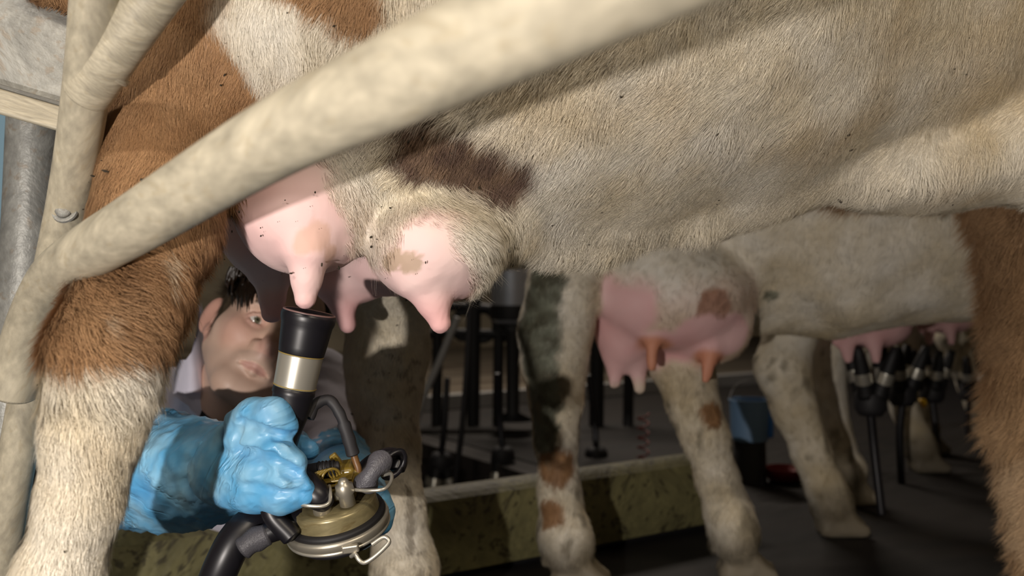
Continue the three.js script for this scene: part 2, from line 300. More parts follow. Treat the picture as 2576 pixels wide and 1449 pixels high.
// ---------------------------------------------------------------- stall pipework
{
  const uvm = (g, k = 5) => { const uv = g.attributes.uv; for (let i = 0; i < uv.count; i++) uv.setXY(i, uv.getX(i) * k, uv.getY(i) * 1); return g; };
  const rail = thing('stall_rail', 'thick cream stall rail crossing the picture close up from lower left to upper right', 'rail');
  const R = 0.0245;
  part('pipe', uvm(tube([at(35, 985, 1.0), at(52, 900, 0.99), at(85, 800, 0.96), at(135, 705, 0.905), at(215, 640, 0.825), at(330, 570, 0.75), at(700, 345, 0.575), at(1000, 200, 0.48), at(1400, 10, 0.386), at(1900, -230, 0.31), at(2600, -560, 0.25), at(3600, -900, 0.22), V(0.75, 0.90, -0.02), V(1.4, 1.05, 0.25), V(1.9, 1.16, 0.45)], R, 190, 28), 9), M.pipe, rail);
  part('end_upright', uvm(tube([V(1.9, 1.2, 0.45), V(1.9, 0.6, 0.45), V(1.9, -0.05, 0.45)], R, 20, 20), 5), M.pipe, rail);
  const post = thing('stall_post', 'upright cream stall post at the left that forks near its top', 'post');
  const pA = at(-62, 2150, 1.02), pTop = at(262, -160, 1.02);
  part('pipe', uvm(tube([at(-95, 2110, 1.18), at(35, 1200, 1.06), at(115, 780, 1.0), at(178, 480, 0.915), at(220, 200, 0.835), at(262, -260, 0.72)], 0.0205, 60, 24), 5), M.pipe, post);
  part('branch', uvm(tube([at(220, 230, 0.84), at(300, 110, 0.81), at(445, -90, 0.78), at(700, -420, 0.76)], 0.0225, 40, 24), 7), M.pipe, post, 'thicker branch pipe leaning right');
  part('weld', new THREE.TorusGeometry(0.0215, 0.004, 8, 24).applyQuaternion(new THREE.Quaternion().setFromUnitVectors(V(0, 0, 1), V(0.55, 0.83, 0).normalize())).translate(...at(258, 172, 0.825)), M.pipe, post);
  const bolt = mergeGeometries([lathe([[0, 0.009], [0.005, 0.008], [0.008, 0.005], [0.009, 0], [0, 0]], 24), new THREE.CylinderGeometry(0.0125, 0.0130, 0.0025, 24)]).rotateX(Math.PI / 2 - 0.35).translate(...at(163, 530, 0.9125));
  part('bolt', bolt, M.zinc, post, 'domed galvanised bolt head on a washer');
  const hole = lathe([[0.0, -0.004], [0.010, -0.004], [0.012, 0.002], [0.009, 0.004]], 20).rotateX(Math.PI / 2).translate(...at(42, 948, 1.0));
  part('drain_hole', hole, M.black, post, 'small rusty dark hole');
  const rear = thing('galvanised_post', 'grey galvanised post standing just behind the cream stall post', 'post');
  part('upright', uvm(tube([at(-90, 1950, 1.2), at(10, 1200, 1.2), at(66, 640, 1.2), at(84, 300, 1.2)], 0.032, 40, 24), 4), M.zinc, rear);
  part('flange', slabAt(at(100, 800, 1.24), at(50, 1449, 1.24), 0.05, 0.008), M.zinc, rear, 'flat grey strip behind the post');
  const panel = thing('sheet_metal_panel', 'grey sheet metal panel with reddish stains in the upper left corner', 'panel');
  const rot = new THREE.Quaternion().setFromEuler(new THREE.Euler(-0.25, 0.35, -0.18));
  const put = (g, p) => g.applyQuaternion(rot).translate(p.x, p.y, p.z);
  part('sheet', put(box(0.24, 0.20, 0.006, 0, 0, 0, 0.002), at(10, 50, 0.97)), M.zinc, panel);
  part('upper_seam', put(box(0.24, 0.004, 0.009, 0, 0.075, 0), at(10, 50, 0.965)), M.zinc, panel);
  const lip = thing('angle_bar', 'angle bar with a cracked end under the grey metal panel', 'bar');
  part('upper_flange', put(box(0.20, 0.008, 0.030, -0.05, 0, 0.0), at(45, 245, 0.95)), M.zinc, lip);
  part('web', put(box(0.20, 0.026, 0.007, -0.05, -0.016, 0.016), at(45, 245, 0.95)), M.pipe, lip);
  function slabAt(a, b, w, t) { const d = a.distanceTo(b), g = box(w, d, t); return g.applyQuaternion(new THREE.Quaternion().setFromUnitVectors(V(0, 1, 0), a.clone().sub(b).normalize())).translate((a.x + b.x) / 2, (a.y + b.y) / 2, (a.z + b.z) / 2); }
  const screen = thing('splash_sheet', 'pale blue plastic sheet glimpsed at the left edge behind the posts', 'sheet');
  part('sheet', box(0.7, 1.7, 0.02).translate(-1.15, 0.86, -1.75), std({ color: 0x86a9bd, roughness: 0.5 }), screen);
}
// ---------------------------------------------------------------- cows
const FWD = V(0.933, 0, -0.36).normalize(), AWAY = V(-0.36, 0, -0.933).normalize(), UP = V(0, 1, 0);
const cowSkin = std({ vertexColors: true, roughness: 0.62 });
const cowQuat = new THREE.Quaternion().setFromRotationMatrix(new THREE.Matrix4().makeBasis(FWD, UP, AWAY.clone().negate()));
const CREAM = [0.66, 0.58, 0.43], WHITE = [0.76, 0.72, 0.635], BROWN = [0.29, 0.155, 0.068], PINK = [0.74, 0.475, 0.465], ROSE = [0.70, 0.365, 0.36], MUCK = [0.085, 0.08, 0.05], HORN = [0.13, 0.105, 0.075];
function frame(C, fw = FWD, aw = AWAY) {
  return { C, fw, aw, at: (s, h, w) => V(C.x + fw.x * s + aw.x * w, h, C.z + fw.z * s + aw.z * w), of: (x, y, z) => [(x - C.x) * fw.x + (z - C.z) * fw.z, y, (x - C.x) * aw.x + (z - C.z) * aw.z] };
}
function trunk(fr, rows, k = 0.05) {   // rows [s, bottom, top, half width]
  const n = rows.length;
  return [(x, y, z) => {
    const [s, , w] = fr.of(x, y, z);
    const q = clamp(s, rows[0][0], rows[n - 1][0]); let i = 0; while (i < n - 2 && rows[i + 1][0] < q) i++;
    let t = (q - rows[i][0]) / (rows[i + 1][0] - rows[i][0]); t = t * t * (3 - 2 * t);
    const A = rows[i], B = rows[i + 1], lo = lerp(A[1], B[1], t), hi = lerp(A[2], B[2], t), rw = lerp(A[3], B[3], t), rv = (hi - lo) / 2, cy = (hi + lo) / 2;
    const u = Math.pow(Math.pow(Math.abs(y - cy) / rv, 2.15) + Math.pow(Math.abs(w) / rw, 2.15), 1 / 2.15), d = (u - 1) * Math.min(rv, rw), e = s - q;
    return e ? Math.hypot(Math.max(d, 0), e) + Math.min(d, 0) * (Math.abs(e) < 0.05 ? 1 - Math.abs(e) / 0.05 : 0) : d;
  }, k];
}
const px = (r, d) => r * d / FPX;   // a radius read off as pixels at distance d
const J = (x, y, d, r) => [at(x, y, d), px(r, d)];
function hoof(f, ankle, toe, r = 0.034) {   // two claws and two dewclaws under the fetlock
  const side = V(-toe.z, 0, toe.x).normalize();
  for (const s of [-1, 1]) {
    const top = ankle.clone().addScaledVector(side, s * 0.020).setY(0.075), tip = top.clone().addScaledVector(toe, 0.072).addScaledVector(side, s * 0.008).setY(0.018);
    const heel = top.clone().addScaledVector(toe, -0.012).setY(0.02);
    f.bone(ankle, top, r * 0.95, 0.029, 0.03).bone(top, tip, 0.029, 0.014, 0.012).bone(heel, tip, 0.026, 0.016, 0.012);
    const dew = ankle.clone().addScaledVector(toe, -0.045).addScaledVector(side, s * 0.022);
    f.bone(dew.clone().addScaledVector(toe, 0.02), dew.clone().add(V(0, -0.022, 0)), 0.014, 0.009, 0.006);
  }
}
function hairFlow(p, n) { return V(-0.25, -0.9, 0.1); }

// ---- the near cow
{
  const C = V(-0.349, 0, -1.044), fr = frame(C), f = new Field(), ud = new Field();
  const rows = [[-0.28, 1.08, 1.34, 0.05], [-0.16, 0.92, 1.38, 0.11], [0.06, 0.78, 1.39, 0.24], [0.24, 0.69, 1.36, 0.305], [0.38, 0.672, 1.34, 0.325], [0.47, 0.676, 1.34, 0.335], [0.62, 0.70, 1.345, 0.335], [0.885, 0.752, 1.36, 0.305], [1.15, 0.765, 1.38, 0.25], [1.42, 0.80, 1.36, 0.19], [1.55, 0.92, 1.32, 0.13]];
  f.fn(trunk(fr, rows)[0], 0.06);
  // neck and head, ahead of the frame
  f.chain([[fr.at(1.4, 1.12, 0), 0.20], [fr.at(1.75, 1.2, 0), 0.14], [fr.at(1.98, 1.3, 0), 0.12]], 0.08).bone(fr.at(1.98, 1.3, 0), fr.at(2.36, 1.02, 0), 0.115, 0.07, 0.05);
  for (const s of [-1, 1]) f.bone(fr.at(1.98, 1.36, s * 0.1), fr.at(1.95, 1.36, s * 0.24), 0.035, 0.03, 0.02);
  // tail
  f.chain([[fr.at(-0.24, 1.33, 0), 0.05], [fr.at(-0.36, 1.22, 0.02), 0.03], [fr.at(-0.38, 0.9, 0.05), 0.02], [fr.at(-0.36, 0.62, 0.06), 0.022], [fr.at(-0.36, 0.42, 0.06), 0.04]], 0.04);
  // near hind leg
  const nearHind = [J(680, -330, 1.12, 300), J(510, 60, 1.0, 195), J(412, 320, 0.955, 162), J(390, 560, 0.90, 146), J(330, 750, 0.86, 128), J(266, 880, 0.83, 130), J(255, 990, 0.82, 120), J(236, 1100, 0.815, 106), J(204, 1260, 0.81, 88), J(148, 1449, 0.81, 94), J(90, 1680, 0.81, 94), J(50, 2060, 0.81, 108)];
  f.chain(nearHind, 0.06);
  f.bone(at(262, 700, 0.88), at(168, 905, 0.84), px(40, 0.88), px(48, 0.84), 0.02);
  hoof(f, at(50, 2060, 0.81), V(0.93, 0, 0.1).normalize());
  f.bone(at(520, 180, 0.97), at(560, 420, 0.97), px(90, 1), px(40, 1), 0.05);    // front of the thigh
  // far hind leg
  const farHind = [J(1060, 200, 1.26, 280), J(1010, 540, 1.36, 180), J(990, 690, 1.46, 122), J(984, 790, 1.49, 92), J(978, 890, 1.5, 96), J(972, 980, 1.5, 90), J(980, 1120, 1.5, 72), J(998, 1270, 1.5, 62), J(1018, 1430, 1.5, 80), J(1026, 1500, 1.5, 66)];
  f.chain(farHind, 0.04); f.bone(at(912, 760, 1.5), at(902, 920, 1.5), px(26, 1.5), px(34, 1.5), 0.02);
  hoof(f, at(1026, 1500, 1.5), V(0.93, 0, 0.1).normalize());
  // front legs
  f.chain([J(2580, 330, 1.52, 190), J(2610, 560, 1.5, 140), J(2615, 800, 1.5, 112), J(2610, 960, 1.5, 106), J(2612, 1060, 1.5, 104), J(2620, 1200, 1.5, 92), J(2650, 1449, 1.5, 76), J(2655, 1520, 1.5, 80)], 0.04); hoof(f, at(2655, 1520, 1.5), V(0.93, 0, 0.1).normalize());
  f.ell(at(2500, 372, 1.28), V(0.27, 0.070, 0.10), 0.03, new THREE.Quaternion().setFromAxisAngle(V(0, 0, 1), 0.30).multiply(cowQuat));
  f.chain([J(2640, 360, 1.22, 150), J(2790, 520, 1.2, 110), J(2800, 900, 1.2, 100), J(2800, 1200, 1.2, 76), J(2810, 1560, 1.2, 80), J(2812, 1700, 1.2, 76)], 0.05); hoof(f, at(2812, 1700, 1.2), V(0.93, 0, 0.1).normalize());
  // flank fold, belly rolls, navel fold
  f.bone(at(800, 120, 0.97), at(1180, 470, 1.06), px(120, 1), px(120, 1), 0.07);
  f.bone(at(1190, 560, 1.08), at(1420, 600, 1.12), px(95, 1.1), px(62, 1.1), 0.05);
  f.bone(at(1420, 610, 1.12), at(1520, 620, 1.13), px(48, 1.1), px(36, 1.1), 0.03);
  f.bone(at(1520, 610, 1.13), at(1760, 545, 1.17), px(46, 1.1), px(34, 1.1), 0.025);
  f.bone(at(1760, 560, 1.16), at(2250, 380, 1.2), px(48, 1.1), px(70, 1.2), 0.03);
  // udder
  const U = (x, y, d, rx, ry, rz, k) => { for (const q of [f, ud]) q.ell(at(x, y, d), V(px(rx, d), px(ry, d), rz), k); };
  U(860, 470, 1.08, 300, 170, 0.13, 0.05);
  U(775, 555, 0.995, 165, 138, 0.075, 0.03);
  U(672, 555, 1.15, 126, 146, 0.07, 0.02);
  U(1085, 628, 1.0, 158, 128, 0.075, 0.016); for (const q of [f, ud]) q.bone(at(1100, 610, 1.01), at(1240, 545, 1.05), px(122, 1), px(100, 1), 0.04);
  U(895, 692, 1.29, 92, 74, 0.05, 0.012); U(985, 668, 1.26, 120, 82, 0.06, 0.02);
  const teat = (pts, d) => { for (const q of [f, ud]) for (let i = 0; i + 1 < pts.length; i++) q.bone(at(pts[i][0], pts[i][1], d), at(pts[i + 1][0], pts[i + 1][1], d), px(pts[i][2], d), px(pts[i + 1][2], d), i ? 0.010 : 0.020); };
  teat([[772, 645, 62], [770, 695, 41], [769, 750, 32]], 0.945); teat([[684, 705, 48], [684, 742, 30], [684, 784, 25]], 1.16);
  teat([[847, 728, 50], [863, 768, 30], [874, 814, 23]], 1.27); teat([[1066, 712, 58], [1087, 760, 37], [1108, 814, 27]], 0.965);
  f.warp = (x, y, z) => 0.009 * noise(x * 5, y * 10 - x * 3, z * 5) * smoothstep(x, 0.0, 0.3) * smoothstep(y, 0.56, 0.64) + 0.004 * noise(x * 9, y * 9, z * 9) + 0.0025 * fbm(x * 24, y * 20, z * 24);
  const g = f.mesh(V(-0.95, -0.02, -2.0), V(1.95, 1.52, -0.55), 0.009, { lo: V(-0.36, 0.53, -1.36), hi: V(0.0, 0.68, -0.86), cell: 0.0034 });

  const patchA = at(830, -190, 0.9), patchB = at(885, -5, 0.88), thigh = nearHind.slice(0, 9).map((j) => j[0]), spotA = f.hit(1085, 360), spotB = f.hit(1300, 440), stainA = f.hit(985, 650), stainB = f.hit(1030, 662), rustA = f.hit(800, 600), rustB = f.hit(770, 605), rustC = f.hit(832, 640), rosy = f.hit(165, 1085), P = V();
  const near = (x, y, z, list, r) => list.reduce((m, [q, rr]) => Math.min(m, q.distanceTo(P.set(x, y, z)) / rr), 9);
  const pinks = [[at(640, 600, 1.05), 0.115], [at(760, 560, 0.97), 0.085], [at(770, 640, 0.97), 0.075], [at(1040, 700, 0.96), 0.075], [at(1090, 760, 0.97), 0.055], [at(900, 700, 1.26), 0.1], [at(680, 700, 1.13), 0.1]];
  const hairy = [[at(985, 560, 0.98), 0.06], [at(925, 470, 0.97), 0.055], [at(1230, 600, 1.0), 0.07]];
  function look(x, y, z) {
    const n1 = fbm(x * 11, y * 11, z * 11), n2 = fbm(x * 38, y * 38, z * 38);
    const [s, h, w] = fr.of(x, y, z);
    let col = mix3(CREAM, WHITE, clamp(0.45 + n1 * 1.1, 0, 1)), len = 0.0165, lean = 0.17, dens = 1, flow = V(-0.35, -0.75, 0.05), wild = 1, spread = 0.0052;
    col = mix3(col, [0.50, 0.37, 0.19], smoothstep(fbm(x * 6 + 3, y * 6, z * 6), 0.02, 0.42) * 0.36);
    let brown = 0;
    const onNear = z > -1.06 && x < -0.2 && w < -0.02;
    P.set(x, y, z);
    let legD = 9; for (let i = 0; i + 1 < thigh.length; i++) legD = Math.min(legD, segDist(P.set(x, y, z), thigh[i], thigh[i + 1]));
    if (onNear) {
      const edge = 0.556 + 0.02 * n1 + 0.012 * n2 - 0.30 * clamp(-0.405 - x, 0, 0.1);
      brown = smoothstep(y, edge - 0.006, edge + 0.006) * (1 - smoothstep(legD - 0.012 * n2, 0.098, 0.108));
      if (y < 0.62) brown = smoothstep(y, edge - 0.006, edge + 0.006);
      len = lerp(0.016, 0.0095, smoothstep(y, 0.66, 0.75)); lean = lerp(0.2, 0.06, smoothstep(y, 0.66, 0.75)); flow = V(-0.12, -1, 0.06); spread = 0.0048; wild = 0.6;
      if (y < 0.68 && y > 0.52) { flow = V(0.7, -0.8, 0.1); len = 0.018; wild = 0.9; lean = 0.24; }
      if (y < 0.52) { len = 0.012; flow = V(-0.1, -1, 0.03); lean = 0.16; }
    }
    if (s < 0.02 && y > 0.8) brown = Math.max(brown, smoothstep(s + 0.05 * n1, 0.03, -0.02));
    const patch = fbm(s * 3 + 1.7, h * 3, w * 2);
    brown = Math.max(brown, smoothstep(h + 0.10 * n1 - (s - 0.12) * 0.25, 0.945, 0.962) * (s > 0.0 && s < 1.2 ? 1 : 0));
    brown = Math.max(brown, smoothstep(Math.min(P.set(x, y, z).distanceTo(patchA) - 0.092, P.distanceTo(patchB) - 0.03) + 0.02 * n1, 0.006, -0.006));
    if (h > 1.02 && patch > -0.1) brown = 1;
    if (s > 1.4 || s < -0.3) brown = 1;
    const fore = x > 0.5 && z < -1.37 && y < 0.79; if (fore) { brown = 1; len = 0.030; lean = 0.75; flow = V(-0.8, -1, 0); }
    if (fore && y < 0.36) { brown = 0.55 + n1; len = 0.022; }
    if (w > 0.02 && s < 0.5 && y < 0.6) { len = 0.010; flow = V(0.05, -1, 0); lean = 0.12; }
    col = mix3(col, mix3(BROWN, [0.40, 0.235, 0.115], clamp(0.3 + n2 * 1.1 + n1 * 0.6, 0, 1)), clamp(brown, 0, 1));
    if (fore) col = mix3(col, [0.50, 0.33, 0.18], 0.35 + 0.4 * smoothstep(y, 0.55, 0.35));
    if (onNear && brown > 0.5 && y > 0.52) col = mix3(col, [0.62, 0.52, 0.38], smoothstep(fbm(x * 30 + 4, y * 12, z * 30), 0.24, 0.4) * 0.75 * smoothstep(y, 0.72, 0.62));
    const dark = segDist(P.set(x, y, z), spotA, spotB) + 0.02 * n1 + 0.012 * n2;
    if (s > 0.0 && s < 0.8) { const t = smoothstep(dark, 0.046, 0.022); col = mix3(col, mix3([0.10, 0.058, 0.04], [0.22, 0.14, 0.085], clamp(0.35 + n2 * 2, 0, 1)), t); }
    // udder skin
    let pink = 0;
    if (s > -0.2 && s < 0.5 && y < 0.78) {
      const ue = ud.eval(x, y, z);
      pink = smoothstep(near(x, y, z, pinks) + 0.22 * n1 + 0.12 * n2, 1.12, 0.78) * smoothstep(ue, 0.03, 0.012);
      pink *= 1 - 0.8 * smoothstep(near(x, y, z, hairy) + 0.2 * n2, 1.05, 0.7);
      if (ue < 0.01 && y < 0.605) pink = 1;
      if (brown > 0.4 && ue > 0.008) pink = 0;
      const skin = mix3(mix3(PINK, [0.79, 0.60, 0.57], clamp(0.5 + n1, 0, 1)), ROSE, smoothstep(y, 0.625, 0.585) * 0.75);
      col = mix3(col, skin, pink);
      const stain = near(x, y, z, [[stainA, 0.013], [stainB, 0.012]]) + 0.9 * n2; if (stain < 1.2 && pink > 0.2) col = mix3(col, [0.34, 0.25, 0.15], 0.75 * smoothstep(stain + 0.8 * fbm(x * 160, y * 160, z * 160), 1.1, 0.7));
      const rust = near(x, y, z, [[rustA, 0.018], [rustB, 0.016], [rustC, 0.011]]) + 0.6 * n2; if (rust < 1.1) col = mix3(col, [0.55, 0.32, 0.2], 0.5 * smoothstep(rust, 1.1, 0.7));
      if (ue < 0.012) { len = lerp(0.0145, 0.010, pink); dens = pink > 0.75 ? 0 : lerp(1, 0.10, pink / 0.75); spread = lerp(0.005, 0.004, pink); if (pink > 0.2) len *= 0.8; flow = V(0.45, -0.9, 0.1); lean = 0.14; }
      if (ue < 0.01 && y < 0.607) dens = 0;
    }
    // dung: smears on the lower legs and flecks
    const m = fbm(x * 22 + 2, y * 9, z * 22), dash = fbm((x + y * 0.5) * 55 + 3, (y - x * 0.5) * 130, z * 55);
    if (y < 0.54 && x < 0.2) col = mix3(col, [0.13, 0.10, 0.07], smoothstep(dash, 0.20, 0.30) * 0.85 * smoothstep(fbm(x * 9, y * 9 + 4, z * 9), -0.12, 0.12));
    if (y < 0.5 && (x < 0.2)) col = mix3(col, [0.20, 0.16, 0.11], smoothstep(m, 0.2, 0.36) * 0.7);
    if (onNear && y < 0.45) col = mix3(col, PINK, smoothstep(near(x, y, z, [[rosy, 0.03]]) + 0.4 * n2, 1, 0.5) * 0.6);
    if (y < 0.075) { col = HORN; dens = 0; }
    return { color: col, len, lean, dens, flow, wild, spread };
  }
  const cow = thing('cow', 'nearest cow with a brown hind leg and pink udder under the thick cream rail', 'cow');
  part('body', paint(g, (x, y, z) => look(x, y, z).color), cowSkin, cow);
  fur('fur', g, 125000, (p) => { const l = look(p.x, p.y, p.z); return l.dens ? l : null; }, cow);
  // long stray hairs along the belly and the udder's edges
  fur('stray_hair', g, 1500, (p, n) => { const [s, h] = fr.of(p.x, p.y, p.z); if (n.y > -0.1 || s < 0.08 || s > 0.95 || h < 0.56 || h > 0.80) return null; const l = look(p.x, p.y, p.z); if (!l.dens || l.dens < 0.3) return null; return { ...l, len: 0.026, lean: 0.25, wild: 2.2, flow: V(0.3, -1, 0.1), dens: 1 }; }, cow, [lockGeometry(3, 1, 0.055, 0.1), lockGeometry(4, 1, 0.05, 0)]);
  const crumb = new THREE.IcosahedronGeometry(1, 0).toNonIndexed();
  const specks = new THREE.InstancedMesh(crumb, std({ color: 0x2b2418, roughness: 0.95 }), 420); specks.name = 'dirt_specks'; specks.userData.kind = 'stuff';
  { const p = g.attributes.position, nn = g.attributes.normal, M = new THREE.Matrix4(), Q = new THREE.Quaternion(), e = new THREE.Euler(); let k = 0;
    for (let t = 0; t < 400000 && k < 420; t++) { const i = Math.floor(rnd() * p.count), x = p.getX(i), y = p.getY(i), z = p.getZ(i); if (nn.getZ(i) < 0.05 || x > 0.6 || y > 1.0 || y < 0.2) continue; if (fbm(x * 5, y * 5, z * 5) < -0.05 && rnd() < 0.8) continue;
      if (ud.eval(x, y, z) < 0.008 && y < 0.63) continue;
      const r = 0.0004 + rnd() ** 4 * 0.0016, o = 0.004; Q.setFromEuler(e.set(rnd() * 6, rnd() * 6, rnd() * 6)); specks.setMatrixAt(k++, M.compose(V(x + nn.getX(i) * o, y + nn.getY(i) * o, z + nn.getZ(i) * o), Q, V(r, r * (0.8 + rnd() * 1.6), r * 0.7))); }
    specks.count = k; }
  shade(specks); cow.add(specks);
}

// ---- the cows behind it: the same animal with other legs and coat
function cowBehind(o) {
  const fr = frame(o.C, V(1, 0, 0), V(0, 0, -1)), f = new Field(), ud = new Field(), S = o.S ?? 1;
  f.fn(trunk(fr, o.rows)[0], 0.06);
  f.chain([[fr.at(1.35, 1.1, 0), 0.20], [fr.at(1.7, 1.2, 0), 0.14], [fr.at(1.95, 1.3, 0), 0.12]], 0.08).bone(fr.at(1.95, 1.3, 0), fr.at(2.33, 1.02, 0), 0.115, 0.07, 0.05);
  for (const s of [-1, 1]) f.bone(fr.at(1.95, 1.36, s * 0.1), fr.at(1.92, 1.36, s * 0.24), 0.035, 0.03, 0.02);
  f.chain([[fr.at(-0.24, 1.33, 0), 0.05], [fr.at(-0.36, 1.22, 0.02), 0.03], [fr.at(-0.38, 0.9, 0.05), 0.02], [fr.at(-0.36, 0.62, 0.06), 0.03]], 0.04);
  for (const leg of o.legs) { f.chain(leg, 0.05); hoof(f, leg[leg.length - 1][0], V(0.94, 0, 0.12).normalize(), leg[leg.length - 1][1]); }
  for (const [s, w] of [[1.12, -0.17], [1.18, 0.17]]) { const leg = [[fr.at(s, 0.9, w), 0.12], [fr.at(s - 0.03, 0.68, w), 0.085], [fr.at(s + 0.02, 0.42, w), 0.05], [fr.at(s + 0.02, 0.36, w), 0.048], [fr.at(s + 0.01, 0.16, w), 0.034], [fr.at(s + 0.03, 0.10, w), 0.036]]; f.chain(leg, 0.05); hoof(f, leg[5][0], fr.fw); }
  for (const q of [f, ud]) {
    for (const [p, r, k] of o.udder) q.ell(p, r, k);
    for (const [a, b, ra, rb] of o.teats) q.bone(a, b, ra, rb, 0.02);
  }
  for (const [a, b, ra, rb] of o.fill ?? []) f.bone(a, b, ra, rb, 0.06);
  f.warp = (x, y, z) => 0.008 * noise(x * 5, y * 11 - x * 3, z * 5) * smoothstep(y, 0.5, 0.6) + 0.005 * noise(x * 9, y * 9, z * 9) + 0.003 * fbm(x * 22, y * 20, z * 22);
  const lo = fr.at(0, 0, 0).add(V(-0.75, -0.02, -1.7)), hi = fr.at(0, 0, 0).add(V(2.4, 1.52, 0.6));
  const g = f.mesh(lo, hi, o.cell), on = ([x, y, r]) => [f.hit(x, y, 1), r], patches = (o.patches ?? []).map(on), muck = (o.muck ?? []).map(on), pinks = o.pinks?.map(on);
  const look = (x, y, z) => {
    const n1 = fbm(x * 9, y * 9, z * 9), n2 = fbm(x * 34, y * 34, z * 34), [s, h, w] = fr.of(x, y, z), ue = ud.eval(x, y, z);
    let col = mix3(CREAM, WHITE, clamp(0.4 + n1 * 1.2, 0, 1)), len = 0.012, dens = 1, rough = 0;
    col = mix3(col, [0.44, 0.34, 0.17], smoothstep(fbm(x * 5 + 3, y * 5, z * 5), 0.0, 0.4) * 0.6);
    let b = smoothstep(h + 0.09 * n1, o.brown ?? 0.86, (o.brown ?? 0.86) + 0.03) * (s > -0.1 && fbm(s * 2 + 3, h * 2, w) > -0.2 ? 1 : 0);
    for (const [q, r] of patches) b = Math.max(b, smoothstep(q.distanceTo(tmpV.set(x, y, z)) + 0.012 * n2, r * 1.12, r * 0.9));
    col = mix3(col, BROWN, b);
    let pinkness = 1; if (pinks) { let m = 9; for (const [q, r] of pinks) m = Math.min(m, q.distanceTo(tmpV.set(x, y, z)) / r); pinkness = 0.25 + 0.75 * smoothstep(m + 0.25 * n1, 1.15, 0.8); }
    const pink = pinkness * smoothstep(ue, 0.02, 0.004) * smoothstep(h + n1 * 0.08, (o.pinkTop ?? 0.66) + 0.03, (o.pinkTop ?? 0.66) - 0.05);
    col = mix3(col, mix3(PINK, ROSE, clamp(0.35 + n1, 0, 1)), pink);
    for (const [q, r] of o.teatTone ?? []) col = mix3(col, [0.60, 0.26, 0.16], smoothstep(q.distanceTo(tmpV.set(x, y, z)), r * 1.1, r * 0.8));
    for (const [q, r] of muck) { const t = smoothstep(q.distanceTo(tmpV.set(x, y, z)) + 0.03 * n1 + 0.02 * n2, r * 1.1, r * 0.85); col = mix3(col, mix3(MUCK, [0.19, 0.20, 0.145], clamp(0.5 + n2 * 2.2, 0, 1)), t * 0.95); }
    if (h < 0.45) col = mix3(col, [0.17, 0.14, 0.09], smoothstep(fbm(x * 24, y * 12, z * 24), 0.1, 0.34) * 0.75);
    col = mix3(col, [0.10, 0.08, 0.05], smoothstep(h + 0.05 * n1, 0.15, 0.07) * 0.85);
    if (h < 0.06) dens = 0;
    if (pink > 0.45) dens = 0; else if (ue < 0.004) dens = 0.5;
    if (ue < 0.01 && o.teatY && y < o.teatY) dens = 0;
    return { color: col, len, dens, lean: 0.12, flow: V(-0.3, -0.9, 0.05), spread: 0.0058, wild: 1 };
  };
  const cow = thing('cow', o.label, 'cow', V(0, 0, 0), 'cows standing side by side beyond the nearest one');
  part('body', paint(g, (x, y, z) => look(x, y, z).color), cowSkin, cow);
  if (o.hair) fur('fur', g, o.hair, (p) => { const l = look(p.x, p.y, p.z); return l.dens ? l : null; }, cow);
  return cow;
}
